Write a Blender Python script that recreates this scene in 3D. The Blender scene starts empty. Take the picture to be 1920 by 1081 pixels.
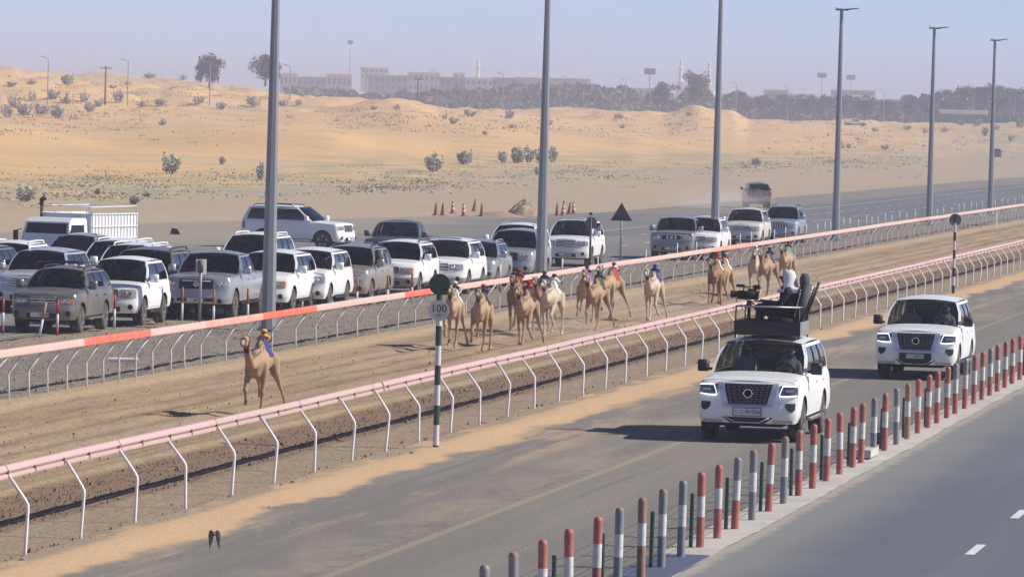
import bpy, bmesh, math, random
import numpy as np
from mathutils import Vector, Matrix, noise as mnoise

random.seed(7)
rng = np.random.default_rng(7)
S = bpy.context.scene
COL = S.collection
PI = math.pi

# ------------------------------------------------------------------ camera
F_PX, CAM_H, ROLL, VP = 10000.0, 6.15, 0.025, (2780.0, 258.0)   # focal length in pixels of a 1920 wide frame
def _r(px, py):
    v = np.array([(px-960)/F_PX, (py-540.5)/F_PX, 1.0]); return v/np.linalg.norm(v)
_Y = _r(*VP); _h = _r(VP[0]-1000, VP[1]-1000*ROLL)
_Z = np.cross(_h, _Y); _Z /= np.linalg.norm(_Z)
if _Z[1] > 0: _Z = -_Z
_X = np.cross(_Y, _Z)
RW = np.stack([_X, _Y, _Z])                       # world = RW @ (right, down, forward)
def ray(px, py): return RW @ _r(px, py)
def at(px, py, z=0.0):
    d = ray(px, py); t = (z-CAM_H)/d[2]; return Vector((d[0]*t, d[1]*t, z))
def atX(px, py, X):
    d = ray(px, py); t = X/d[0]; return Vector((X, d[1]*t, CAM_H+d[2]*t))
def yh(px): return 188.5+0.025*px                 # the level line at a column
def atD(px, py, dist):
    d = ray(px, py); t = dist/math.hypot(d[0], d[1]); return Vector((d[0]*t, d[1]*t, CAM_H+d[2]*t))
def prj(p):
    c = RW.T @ np.array([p[0], p[1], p[2]-CAM_H]); return 960+F_PX*c[0]/c[2], 540.5+F_PX*c[1]/c[2]
cam_d = bpy.data.cameras.new('camera'); cam = bpy.data.objects.new('camera', cam_d); COL.objects.link(cam)
right, down, fwd = RW[:, 0], RW[:, 1], RW[:, 2]
cam.matrix_world = Matrix(((right[0], -down[0], -fwd[0], 0), (right[1], -down[1], -fwd[1], 0), (right[2], -down[2], -fwd[2], CAM_H), (0, 0, 0, 1)))
cam_d.sensor_width = 36.0; cam_d.lens = 36.0*F_PX/1920; cam_d.clip_start = 1.0; cam_d.clip_end = 12000
S.camera = cam

# ------------------------------------------------------------------ sky, sun, exposure
SUN_EL, SUN_AZ = math.radians(38), math.radians(80)            # azimuth clockwise from +Y
W = bpy.data.worlds.new('World'); S.world = W; W.use_nodes = True
wn = W.node_tree; bg = wn.nodes['Background']
sky = wn.nodes.new('ShaderNodeTexSky'); sky.sky_type = 'NISHITA'; sky.sun_disc = False
sky.sun_elevation = SUN_EL; sky.sun_rotation = SUN_AZ
sky.air_density = 0.4; sky.dust_density = 0.0; sky.ozone_density = 6.0; sky.altitude = 0
tint = wn.nodes.new('ShaderNodeMix'); tint.data_type = 'RGBA'; tint.blend_type = 'MULTIPLY'; tint.inputs[0].default_value = 1.0; tint.inputs[7].default_value = (1.26, .98, .90, 1)   # dusty air, the whole sky alike
wn.links.new(sky.outputs[0], tint.inputs[6]); wn.links.new(tint.outputs[2], bg.inputs[0]); bg.inputs[1].default_value = 0.11
sd = bpy.data.lights.new('sun', 'SUN'); sd.energy = 4.3; sd.angle = math.radians(0.53); sd.color = (1.0, 0.95, 0.87)
sun = bpy.data.objects.new('sun', sd); COL.objects.link(sun)
sdir = Vector((math.cos(SUN_EL)*math.sin(SUN_AZ), math.cos(SUN_EL)*math.cos(SUN_AZ), math.sin(SUN_EL)))
sun.rotation_euler = sdir.to_track_quat('Z', 'Y').to_euler(); sun.location = (40, 60, 60)
S.view_settings.view_transform = 'Standard'; S.view_settings.look = 'None'
S.view_settings.exposure = 0.42; S.view_settings.gamma = 1.0; S.view_settings.use_curve_mapping = False
S.render.engine = 'CYCLES'
S.cycles.use_denoising = True
try: S.cycles.denoiser = 'OPENIMAGEDENOISE'
except Exception: pass
S.cycles.max_bounces = 6; S.cycles.transparent_max_bounces = 12; S.cycles.volume_bounces = 1
S.cycles.sample_clamp_indirect = 4.0; S.cycles.use_adaptive_sampling = False

# ------------------------------------------------------------------ mesh helpers
class MB:
    def __init__(s): s.v = []; s.f = []; s.m = []
    def add(s, vs, fs, m=0):
        o = len(s.v); s.v.extend([tuple(map(float, p)) for p in vs]); s.f.extend([tuple(i+o for i in f) for f in fs]); s.m.extend([m]*len(fs)); return s
    def box(s, c, d, m=0, rz=0.0, taper=1.0, rx=0.0):
        hx, hy, hz = d[0]/2, d[1]/2, d[2]/2; R_ = Matrix.Rotation(rz, 3, 'Z') @ Matrix.Rotation(rx, 3, 'X'); c = Vector(c)
        vs = []
        for z in (-1, 1):
            k = taper if z > 0 else 1.0
            for x, y in ((-1, -1), (1, -1), (1, 1), (-1, 1)): vs.append(c + R_ @ Vector((x*hx*k, y*hy*k, z*hz)))
        return s.add(vs, [(3, 2, 1, 0), (4, 5, 6, 7), (0, 1, 5, 4), (1, 2, 6, 5), (2, 3, 7, 6), (3, 0, 4, 7)], m)
    def tube(s, pts, rad, n=8, m=0, caps=True):
        pts = [Vector(p) for p in pts]; k = len(pts)
        rad = [rad]*k if not hasattr(rad, '__len__') else list(rad)
        vs = []; fs = []; ref = None
        for i, p in enumerate(pts):
            t = (pts[min(i+1, k-1)]-pts[max(i-1, 0)]).normalized()
            if ref is None: ref = Vector((1, 0, 0)) if abs(t.x) < .8 else Vector((0, 1, 0))
            u = t.cross(ref).normalized(); w = t.cross(u).normalized(); ref = w.cross(t) if False else ref
            for j in range(n):
                a = 2*PI*j/n; vs.append(p+(u*math.cos(a)+w*math.sin(a))*rad[i])
        for i in range(k-1):
            for j in range(n):
                a, b = i*n+j, i*n+(j+1) % n; fs.append((a, b, b+n, a+n))
        if caps: fs.append(tuple(range(n-1, -1, -1))); fs.append(tuple(range((k-1)*n, k*n)))
        return s.add(vs, fs, m)
    def lathe(s, prof, n=20, axis='Z', c=(0, 0, 0), m=0):
        vs = []; fs = []; k = len(prof); c = Vector(c)
        for r, h in prof:
            for j in range(n):
                a = 2*PI*j/n; x, y = r*math.cos(a), r*math.sin(a)
                q = (x, y, h) if axis == 'Z' else ((h, x, y) if axis == 'X' else (x, h, y))
                vs.append(c+Vector(q))
        for i in range(k-1):
            for j in range(n):
                a, b = i*n+j, i*n+(j+1) % n; fs.append((a, b, b+n, a+n))
        if prof[0][0] > 1e-4: fs.append(tuple(range(n-1, -1, -1)))
        if prof[-1][0] > 1e-4: fs.append(tuple(range((k-1)*n, k*n)))
        return s.add(vs, fs, m)
    def grid(s, P, m=0, flip=False):
        a, b = len(P), len(P[0]); vs = [p for row in P for p in row]; fs = []
        for i in range(a-1):
            for j in range(b-1):
                q = (i*b+j, i*b+j+1, (i+1)*b+j+1, (i+1)*b+j); fs.append(q[::-1] if flip else q)
        return s.add(vs, fs, m)
    def ball(s, c, r, m=0, seg=10, ring=7, rot=None):
        c = Vector(c); r = (r, r, r) if not hasattr(r, '__len__') else r; vs = []; fs = []
        for i in range(ring+1):
            th = PI*i/ring
            for j in range(seg):
                a = 2*PI*j/seg; q = Vector((r[0]*math.sin(th)*math.cos(a), r[1]*math.sin(th)*math.sin(a), r[2]*math.cos(th)))
                if rot is not None: q = rot @ q
                vs.append(c+q)
        for i in range(ring):
            for j in range(seg):
                a, b = i*seg+j, i*seg+(j+1) % seg; fs.append((a, a+seg, b+seg, b))
        return s.add(vs, fs, m)
    def mesh(s, name, mats, smooth=False, angle=None):
        me = bpy.data.meshes.new(name); me.from_pydata(s.v, [], s.f)
        for q in (mats if isinstance(mats, (list, tuple)) else [mats]): me.materials.append(q)
        me.polygons.foreach_set('material_index', s.m)
        if smooth: me.polygons.foreach_set('use_smooth', [True]*len(s.f))
        me.update()
        if angle is not None:
            bm = bmesh.new(); bm.from_mesh(me); bmesh.ops.remove_doubles(bm, verts=bm.verts, dist=0.0004)
            bmesh.ops.recalc_face_normals(bm, faces=bm.faces)
            for e in bm.edges:
                if len(e.link_faces) == 2 and e.calc_face_angle(0) > angle: e.smooth = False
            bm.to_mesh(me); bm.free()
            me.polygons.foreach_set('use_smooth', [True]*len(me.polygons)); me.update()
        return me
    def build(s, name, mats, parent=None, smooth=False, angle=None, loc=None):
        return obj(name, s.mesh(name, mats, smooth, angle), parent, loc)
def obj(name, me, parent=None, loc=None, rz=None):
    o = bpy.data.objects.new(name, me); COL.objects.link(o)
    if parent is not None: o.parent = parent
    if loc is not None: o.location = loc
    if rz is not None: o.rotation_euler = (0, 0, rz)
    return o
def tag(o, label, cat, group=None):
    o['label'] = label; o['category'] = cat
    if group: o['group'] = group
    return o
def thing(name, label, cat, loc=(0, 0, 0), rz=0.0, group=None):
    o = bpy.data.objects.new(name, None); COL.objects.link(o); o.location = loc; o.rotation_euler = (0, 0, rz); o.empty_display_size = .3
    return tag(o, label, cat, group)
def struct(o): o['kind'] = 'structure'; return o
def stuff(o, label=None, cat=None):
    o['kind'] = 'stuff'
    if label: o['label'] = label; o['category'] = cat
    return o
ORD = ['first', 'second', 'third', 'fourth', 'fifth', 'sixth', 'seventh', 'eighth', 'ninth', 'tenth', 'eleventh', 'twelfth', 'thirteenth', 'fourteenth', 'fifteenth', 'sixteenth', 'seventeenth', 'eighteenth', 'nineteenth', 'twentieth']
TENS = {2: 'twenty', 3: 'thirty', 4: 'forty', 5: 'fifty', 6: 'sixty', 7: 'seventy', 8: 'eighty', 9: 'ninety'}
def nth(i):
    i += 1
    if i <= 20: return ORD[i-1]
    if i % 10 == 0: return TENS[i//10][:-1]+'ieth'
    return TENS[i//10]+'-'+ORD[i % 10-1]
def organic(caps, voxel, smooth_it=4, balls=()):
    """one continuous skin over tapered limbs and rounded masses"""
    b = MB()
    for p0, r0, p1, r1 in caps:
        p0 = Vector(p0); p1 = Vector(p1); t = (p1-p0); L = t.length
        if L < 1e-5: continue
        t /= L; pts = []; rad = []
        for a in (-90, -60, -30, 0): pts.append(p0+t*(r0*math.sin(math.radians(a)))); rad.append(max(r0*math.cos(math.radians(a)), r0*.05))
        for a in (0, 30, 60, 90): pts.append(p1+t*(r1*math.sin(math.radians(a)))); rad.append(max(r1*math.cos(math.radians(a)), r1*.05))
        b.tube(pts, rad, 12)
    for c, r, rot in balls: b.ball(c, r, seg=18, ring=12, rot=rot)
    me = b.mesh('tmp', [], False); bm = bmesh.new(); bm.from_mesh(me); bmesh.ops.recalc_face_normals(bm, faces=bm.faces); bm.to_mesh(me); bm.free()
    o = bpy.data.objects.new('tmp', me); COL.objects.link(o)
    md = o.modifiers.new('r', 'REMESH'); md.mode = 'VOXEL'; md.voxel_size = voxel
    if smooth_it:
        m2 = o.modifiers.new('s', 'SMOOTH'); m2.factor = .5; m2.iterations = smooth_it
    bpy.context.view_layer.update()
    dg = bpy.context.evaluated_depsgraph_get()
    res = bpy.data.meshes.new_from_object(o.evaluated_get(dg))
    bpy.data.objects.remove(o); bpy.data.meshes.remove(me)
    res.polygons.foreach_set('use_smooth', [True]*len(res.polygons)); res.materials.clear()
    return res

# ------------------------------------------------------------------ materials
MATS = {}
def nt_new(name):
    m = bpy.data.materials.new(name); m.use_nodes = True; n = m.node_tree; return m, n, n.nodes['Principled BSDF']
def N(n, typ, **kw):
    x = n.nodes.new(typ)
    for k, v in kw.items(): setattr(x, k, v)
    return x
def pm(name, col, rough=.5, metal=0.0, var=.12, scale=3.0, bump=0.0, bscale=40.0, coat=0.0, dirt=None, spec=.5):
    """painted / plain surface: colour with fine noise variation, optional dust, optional relief"""
    if name in MATS: return MATS[name]
    m, n, p = nt_new(name); L = n.links
    tc = N(n, 'ShaderNodeTexCoord'); nz = N(n, 'ShaderNodeTexNoise'); nz.inputs['Scale'].default_value = scale; nz.inputs['Detail'].default_value = 6
    L.new(tc.outputs['Object'], nz.inputs['Vector'])
    mx = N(n, 'ShaderNodeMix', data_type='RGBA')
    mx.inputs[6].default_value = (*[c*(1-var) for c in col], 1); mx.inputs[7].default_value = (*[min(1, c*(1+var)) for c in col], 1)
    L.new(nz.outputs[0], mx.inputs[0]); out = mx.outputs[2]
    if dirt:
        dc, amt, dsc = dirt
        n2 = N(n, 'ShaderNodeTexNoise'); n2.inputs['Scale'].default_value = dsc; n2.inputs['Detail'].default_value = 8; n2.inputs['Roughness'].default_value = .65
        L.new(tc.outputs['Object'], n2.inputs['Vector'])
        rp = N(n, 'ShaderNodeMapRange'); rp.inputs[1].default_value = .42; rp.inputs[2].default_value = .68; rp.inputs[4].default_value = amt
        L.new(n2.outputs[0], rp.inputs[0]); m2 = N(n, 'ShaderNodeMix', data_type='RGBA'); m2.inputs[7].default_value = (*dc, 1)
        L.new(rp.outputs[0], m2.inputs[0]); L.new(out, m2.inputs[6]); out = m2.outputs[2]
    L.new(out, p.inputs['Base Color'])
    p.inputs['Roughness'].default_value = rough; p.inputs['Metallic'].default_value = metal
    p.inputs['Coat Weight'].default_value = coat; p.inputs['Coat Roughness'].default_value = .08; p.inputs['Specular IOR Level'].default_value = spec
    if bump:
        n3 = N(n, 'ShaderNodeTexNoise'); n3.inputs['Scale'].default_value = bscale; n3.inputs['Detail'].default_value = 5
        L.new(tc.outputs['Object'], n3.inputs['Vector']); bp = N(n, 'ShaderNodeBump'); bp.inputs['Strength'].default_value = bump; bp.inputs['Distance'].default_value = .02
        L.new(n3.outputs[0], bp.inputs['Height']); L.new(bp.outputs[0], p.inputs['Normal'])
    MATS[name] = m; return m
def glass(name, tint, gl=1.0):
    if name in MATS: return MATS[name]
    m, n, p = nt_new(name); n.nodes.remove(p); L = n.links; out = n.nodes['Material Output']
    tr = N(n, 'ShaderNodeBsdfTransparent'); tr.inputs[0].default_value = (*tint, 1)
    gs = N(n, 'ShaderNodeBsdfGlossy'); gs.inputs['Roughness'].default_value = .03; gs.inputs[0].default_value = (gl, gl, gl, 1)
    g = N(n, 'ShaderNodeNewGeometry'); dt = N(n, 'ShaderNodeVectorMath', operation='DOT_PRODUCT'); L.new(g.outputs['Normal'], dt.inputs[0]); L.new(g.outputs['Incoming'], dt.inputs[1])
    def mth(op, a, v):
        q = N(n, 'ShaderNodeMath', operation=op); L.new(a, q.inputs[0])
        if v is not None: q.inputs[1].default_value = v
        return q.outputs[0]
    inv = N(n, 'ShaderNodeMath', operation='SUBTRACT'); inv.inputs[0].default_value = 1.0; L.new(mth('ABSOLUTE', dt.outputs['Value'], None), inv.inputs[1])
    fre = mth('ADD', mth('MULTIPLY', mth('POWER', inv.outputs[0], 5.0), .95), .05)
    mx = N(n, 'ShaderNodeMixShader'); L.new(fre, mx.inputs[0]); L.new(tr.outputs[0], mx.inputs[1]); L.new(gs.outputs[0], mx.inputs[2])
    L.new(mx.outputs[0], out.inputs[0]); MATS[name] = m; return m
def emis(name, col, st):
    if name in MATS: return MATS[name]
    m, n, p = nt_new(name); p.inputs['Base Color'].default_value = (*col, 1); p.inputs['Emission Color'].default_value = (*col, 1); p.inputs['Emission Strength'].default_value = st
    MATS[name] = m; return m

def ground_mat(name, base, layers, bump=.3, bscale=8.0, rough=.95, fine=(.12, 30.0), bdist=.05, extra=None):
    """layered ground: base colour, then layers of (colour, axis, lo, hi, edge, noise scale, noise amount, strength, streak) blended by world position"""
    m, n, p = nt_new(name); L = n.links
    g = N(n, 'ShaderNodeNewGeometry'); sep = N(n, 'ShaderNodeSeparateXYZ'); L.new(g.outputs['Position'], sep.inputs[0])
    def noise(sc, det=6, vec=None, ro=.55):
        z = N(n, 'ShaderNodeTexNoise'); z.inputs['Scale'].default_value = sc; z.inputs['Detail'].default_value = det; z.inputs['Roughness'].default_value = ro
        L.new(vec if vec is not None else g.outputs['Position'], z.inputs['Vector']); return z.outputs[0]
    def stretch(sx, sy):
        mp = N(n, 'ShaderNodeMapping'); mp.inputs['Scale'].default_value = (sx, sy, 1); L.new(g.outputs['Position'], mp.inputs['Vector']); return mp.outputs[0]
    def math_(op, a, b=None, clamp=False):
        q = N(n, 'ShaderNodeMath', operation=op); q.use_clamp = clamp
        for i, x in enumerate((a, b)):
            if x is None: continue
            if isinstance(x, (int, float)): q.inputs[i].default_value = x
            else: L.new(x, q.inputs[i])
        return q.outputs[0]
    def mr(x, a, b, c=0.0, d=1.0, smooth=True):
        q = N(n, 'ShaderNodeMapRange'); q.interpolation_type = 'SMOOTHSTEP' if smooth else 'LINEAR'
        L.new(x, q.inputs[0]); q.inputs[1].default_value = a; q.inputs[2].default_value = b; q.inputs[3].default_value = c; q.inputs[4].default_value = d; return q.outputs[0]
    col = N(n, 'ShaderNodeRGB'); col.outputs[0].default_value = (*base, 1); out = col.outputs[0]
    for ly in layers:
        kind = ly[0]
        if kind == 'band':        # colour strip between two world coordinates with a ragged edge
            _, c, axis, lo, hi, edge, nsc, namt, st = ly
            x = math_('ADD', sep.outputs[axis], math_('MULTIPLY', math_('SUBTRACT', noise(nsc, 7), .5), namt))
            k = math_('MULTIPLY', math_('MULTIPLY', mr(x, lo-edge, lo+edge), mr(x, hi-edge, hi+edge, 1, 0)), st)
        elif kind == 'noise':     # blotches
            _, c, nsc, a, b, st, sx, sy = ly
            k = math_('MULTIPLY', mr(noise(nsc, 8, stretch(sx, sy), .62), a, b), st)
        elif kind == 'ridge':
            _, c, nsc, a, b, st, sx, sy = ly
            k = math_('MULTIPLY', mr(noise(nsc, 3, stretch(sx, sy), .5), a, b), st)
        elif kind == 'bandnoise': # blotches only inside a strip
            _, c, axis, lo, hi, edge, nsc, a, b, st, sx, sy = ly
            x = math_('ADD', sep.outputs[axis], math_('MULTIPLY', math_('SUBTRACT', noise(.15, 5), .5), edge*2))
            k = math_('MULTIPLY', math_('MULTIPLY', mr(x, lo-edge, lo+edge), mr(x, hi-edge, hi+edge, 1, 0)), math_('MULTIPLY', mr(noise(nsc, 8, stretch(sx, sy), .62), a, b), st))
        mx = N(n, 'ShaderNodeMix', data_type='RGBA'); L.new(k, mx.inputs[0]); L.new(out, mx.inputs[6]); mx.inputs[7].default_value = (*c, 1); out = mx.outputs[2]
    # fine grain
    fn = noise(fine[1], 4, None, .7); v = mr(fn, .25, .75, 1-fine[0]*2, 1+fine[0]*2, False)
    hs = N(n, 'ShaderNodeHueSaturation'); L.new(out, hs.inputs['Color']); L.new(v, hs.inputs['Value']); out = hs.outputs[0]
    L.new(out, p.inputs['Base Color']); p.inputs['Roughness'].default_value = rough; p.inputs['Specular IOR Level'].default_value = .25
    h = math_('ADD', noise(bscale, 6), math_('MULTIPLY', noise(bscale*5, 4), .35))
    bp = N(n, 'ShaderNodeBump'); bp.inputs['Strength'].default_value = bump; bp.inputs['Distance'].default_value = bdist
    L.new(h, bp.inputs['Height']); L.new(bp.outputs[0], p.inputs['Normal'])
    return m

# ------------------------------------------------------------------ ground
def vnoise(x, y, seed=0):
    x = np.asarray(x, float); y = np.asarray(y, float); xi = np.floor(x).astype(np.int64); yi = np.floor(y).astype(np.int64)
    fx = x-xi; fy = y-yi; fx = fx*fx*(3-2*fx); fy = fy*fy*(3-2*fy)
    def hsh(a, b):
        h = (a*374761393+b*668265263+seed*1442695041) & 0xffffffff; h = ((h ^ (h >> 13))*1274126177) & 0xffffffff; return ((h ^ (h >> 16)) & 0xffff)/65535.0
    return (hsh(xi, yi)*(1-fx)+hsh(xi+1, yi)*fx)*(1-fy)+(hsh(xi, yi+1)*(1-fx)+hsh(xi+1, yi+1)*fx)*fy
def fbm(x, y, oct=4, seed=0, gain=.5):
    s = 0; a = 1; t = 0
    for o in range(oct): s = s+a*vnoise(x*2**o, y*2**o, seed+o); t += a; a *= gain
    return s/t-.5
def sstep(x, a, b): t = np.clip((x-a)/(b-a), 0, 1); return t*t*(3-2*t)

# terrain: heights of the dune country measured along twelve bearings
KD = [0, 350, 500, 650, 750, 900, 1000, 1150, 1250, 1400, 2000, 6000]
KT = {-600: [0, 0, .1, 3.0, 2.9, 3.5, 5.2, 11.0, 13.2, 10, 5, 2], 0: [0, 0, .1, 3.06, 2.9, 3.5, 5.4, 11.5, 13.5, 10, 5, 2], 170: [0, 0, .1, 3.2, 3.0, 3.5, 5.4, 10.8, 13.0, 10, 5, 2], 300: [0, 0, .1, 3.35, 3.15, 3.6, 5.45, 9.7, 12.3, 9, 5, 2],
      430: [0, 0, .1, 3.5, 3.2, 3.7, 5.25, 8.9, 11.2, 8, 5, 2], 600: [0, 0, .1, 3.4, 3.3, 3.95, 5.3, 7.7, 8.0, 6, 5, 2], 720: [0, 0, .05, 2.9, 3.2, 4.2, 6.6, 6.4, 5.5, 5, 5, 2],
      860: [0, 0, 0, 2.4, 2.8, 3.6, 4.95, 6.3, 6.0, 5.5, 5, 2], 1170: [0, 0, 0, .8, 1.3, 2.2, 2.9, 4.5, 6.3, 6, 5.2, 2], 1235: [0, 0, 0, .6, 1, 1.9, 2.6, 4.2, 6.8, 5.8, 5.2, 2],
      1300: [0, 0, 0, .5, .9, 1.7, 2.5, 4.9, 8.2, 6, 5.2, 2], 1360: [0, 0, 0, .45, .8, 1.6, 2.3, 4.3, 7.7, 6, 5.2, 2], 1400: [0, 0, 0, .4, .7, 1.4, 2, 3.2, 5.5, 5.6, 5.2, 2],
      1650: [0, 0, 0, .2, .4, .8, 1.2, 2.6, 4.2, 6.0, 5.6, 2], 1800: [0, 0, 0, 0, .1, .2, .3, 1.7, 5.2, 6.2, 5.8, 2], 1920: [0, 0, 0, 0, 0, .1, .2, 1.4, 5.5, 6.5, 6, 2], 2800: [0, 0, 0, 0, 0, .1, .2, 1.4, 4.5, 6, 6, 2]}
_kp = np.array(sorted(KT)); _kz = np.array([KT[k] for k in _kp], float); _kd = np.array(KD, float)
def bearing_px(x, y):                       # column of a bearing on the level line
    a = np.arctan2(x, y)                    # 0 = +Y
    a0 = math.atan2(fwd[0], fwd[1])
    return 960+F_PX*np.tan(np.clip(a-a0, -1.2, 1.2))
def terrain(x, y):
    x = np.asarray(x, float); y = np.asarray(y, float); d = np.hypot(x, y); px = np.clip(bearing_px(x, y), -600, 2800); d = np.clip(d, 0, 5999)
    ip = np.clip(np.searchsorted(_kp, px, side='right')-1, 0, len(_kp)-2); idx = np.clip(np.searchsorted(_kd, d, side='right')-1, 0, len(_kd)-2)
    tp = (px-_kp[ip])/(_kp[ip+1]-_kp[ip]); td = (d-_kd[idx])/(_kd[idx+1]-_kd[idx]); tp = tp*tp*(3-2*tp); td = td*.45+.55*td*td*(3-2*td)
    z = (_kz[ip, idx]*(1-td)+_kz[ip, idx+1]*td)*(1-tp)+(_kz[ip+1, idx]*(1-td)+_kz[ip+1, idx+1]*td)*tp
    a = sstep(d, 360, 560); b = sstep(d, 880, 1080)
    z = z+a*(1-b)*(3.0*fbm(x/24+y/80, y/150, 2, 5)+.35*fbm(x/10, y/25, 3, 9))*sstep(z, .1, 2.0)+a*.1*fbm(x/7, y/9, 2, 3)
    z = z+b*sstep(z, 3, 7)*(5.0*fbm(x/26, y/60, 4, 11)+3.0*fbm(x/7, y/11, 3, 17))
    near = sstep(d, 300, 420)
    cor = sstep(x, -84, -57)*(1-sstep(y, 960, 1120))
    return (z-.03*(1-near))*(1-cor)-.10*cor*sstep(d, 60, 130)-.03*cor
def gz(x, y): return float(terrain(np.array([x]), np.array([y]))[0])
def onground(px, dist, dz=0.0):             # a point of the dune country at a bearing and a distance
    d = ray(px, yh(px)); t = dist/math.hypot(d[0], d[1]); return Vector((d[0]*t, d[1]*t, gz(d[0]*t, d[1]*t)+dz))
a0 = math.atan2(fwd[0], fwd[1])
cols = list(np.arange(-500, 2450, 7.0)); az = [a0+math.atan((c-960)/F_PX) for c in cols]
az = list(np.linspace(a0-PI, az[0]-.02, 50))+az+list(np.linspace(az[-1]+.02, a0+PI, 50))
rr = list(np.linspace(3, 340, 24))+list(np.arange(350, 1420, 5.0))+list(np.geomspace(1430, 5000, 34))
A, Rr = np.meshgrid(np.array(az), np.array(rr)); GX = Rr*np.sin(A); GY = Rr*np.cos(A); GZ = terrain(GX, GY)
na, nr = len(az), len(rr)
me = bpy.data.meshes.new('desert'); nv = na*nr
me.vertices.add(nv); me.vertices.foreach_set('co', np.stack([GX, GY, GZ], -1).reshape(-1))
ii, jj = np.meshgrid(np.arange(nr-1), np.arange(na-1), indexing='ij'); q = np.stack([ii*na+jj, ii*na+jj+1, (ii+1)*na+jj+1, (ii+1)*na+jj], -1)[..., ::-1].reshape(-1)
me.loops.add(len(q)); me.loops.foreach_set('vertex_index', q); nf = len(q)//4
me.polygons.add(nf); me.polygons.foreach_set('loop_start', np.arange(nf)*4); me.polygons.foreach_set('loop_total', np.full(nf, 4)); me.polygons.foreach_set('use_smooth', np.ones(nf, bool)); me.update(); me.validate()
if me.polygons[0].normal.z < 0: me.flip_normals()
SAND = (.50, .335, .195); SAND_D = (.40, .275, .165); DUST = (.36, .285, .205)
m_desert = ground_mat('desert_sand', (.69, .435, .19), [
    ('noise', (.57, .42, .23), .006, .50, .64, .7, 1, 3), ('noise', (.42, .335, .235), .05, .52, .66, .6, 1, 2), ('noise', (.34, .29, .19), .25, .56, .70, .5, 1, 1),
    ('band', (.36, .30, .23), 0, -92, -40, 14, .03, 30, .8), ('bandnoise', (.30, .295, .19), 0, -116, -84, 9, .22, .36, .60, .75, 1, .35), ('noise', (.56, .40, .25), .12, .55, .7, .5, 1, 4)],
    bump=.5, bscale=.6, fine=(.07, 6.0), bdist=.3)
me.materials.append(m_desert); struct(obj('desert', me))

def sheet(name, x0, x1, y0, y1, z, mat, nx=1, ny=1, hf=None, xl=None, xr=None):
    xs = np.linspace(0, 1, nx+1); ys = np.linspace(y0, y1, ny+1); TX, TY = np.meshgrid(xs, ys)
    lo = np.array([xl(t) if xl else x0 for t in ys])[:, None]; hi = np.array([xr(t) if xr else x1 for t in ys])[:, None]
    PX = lo+(hi-lo)*TX; PZ = np.full_like(PX, z)
    if hf is not None: PZ = PZ+hf(PX, TY)
    b = MB(); w = nx+1; vs = np.stack([PX, TY, PZ], -1).reshape(-1, 3)
    me = bpy.data.meshes.new(name); fs = [(i*w+j, i*w+j+1, (i+1)*w+j+1, (i+1)*w+j) for i in range(ny) for j in range(nx)]
    me.from_pydata(vs.tolist(), [], fs); me.polygons.foreach_set('use_smooth', [True]*len(fs)); me.materials.append(mat); me.update()
    return struct(obj(name, me))
XN, XF = -19.35, -29.70                     # feet of the two running rails
# racing track: combed sand, dark harrowed strip by the near rail
m_track = ground_mat('track_sand', (.365, .262, .16), [
    ('noise', (.25, .175, .11), .30, .46, .62, .75, 3.5, .22), ('noise', (.34, .265, .18), .22, .52, .66, .7, 3, .15), ('ridge', (.20, .145, .095), 1.1, .55, .68, .5, 2.6, .25),
    ('band', (.47, .35, .22), 0, -29.9, -28.6, .25, .12, 1.0, .85), ('band', (.225, .15, .095), 0, -22.45, -20.55, .12, .6, .35, .95), ('band', (.40, .29, .185), 0, -22.9, -22.55, .1, .3, .25, .8),
    ('band', (.305, .235, .16), 0, -20.6, -19.0, .25, .4, .5, .9), ('bandnoise', (.155, .105, .068), 0, -22.45, -20.6, .1, 3.2, .5, .64, .7, 1, .7), ('noise', (.42, .31, .205), .16, .6, .7, .5, 2, .12)],
    bump=.9, bscale=3.0, fine=(.16, 14.0), bdist=.08)
def track_h(x, y):
    h = .035*fbm(x/.5, y/2.0, 3, 21)+.03*np.sin(x*7+2*fbm(x/3, y/9, 2, 4))*sstep(x, -28, -27)*(1-sstep(x, -23.6, -23))
    h = h+sstep(x, -22.5, -22.3)*(1-sstep(x, -20.8, -20.6))*(.045*fbm(x/.25, y/.4, 3, 31))
    h = h+.05*np.exp(-((x+22.7)/.22)**2)*(1+fbm(x, y/3, 2, 8))+.04*np.exp(-((x+29.2)/.5)**2)
    return h
sheet('track', XF-.1, XN+.1, 58, 330, -.012, m_track, 92, 900, track_h)
sheet('track_far_stretch', XF-.1, XN+.1, 330, 900, -.012, m_track, 8, 40)
# service road between the rail and the kerb, sand blown over its edge
m_serv = ground_mat('service_asphalt', (.195, .177, .156), [
    ('noise', (.25, .222, .187), .35, .45, .62, .7, 1, .05), ('noise', (.175, .163, .15), .9, .5, .62, .6, 1.2, .035), ('noise', (.33, .285, .225), .5, .57, .68, .6, 1, .06), ('noise', (.15, .142, .135), 3.0, .60, .66, .5, 1, .012),
    ('band', (.38, .33, .20), 0, -14.90, -14.74, .02, 2.5, .04, .42), ('bandnoise', (.33, .275, .20), 0, -16.2, -14.95, .3, .5, .42, .62, .6, 1, .35), ('bandnoise', (.11, .105, .10), 0, -15.45, -14.95, .1, 5.0, .5, .6, .4, 1, .5),
    ('bandnoise', (.44, .315, .20), 0, -18.6, -16.6, .6, .8, .50, .60, .8, 1, .08), ('band', (.56, .375, .215), 0, -19.4, -17.95, .14, .22, 1.9, .95), ('bandnoise', (.30, .25, .185), 0, -19.6, -18.85, .15, 1.2, .40, .52, .9, 1, .35)],
    bump=.4, bscale=6.0, fine=(.13, 22.0), bdist=.03)
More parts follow.
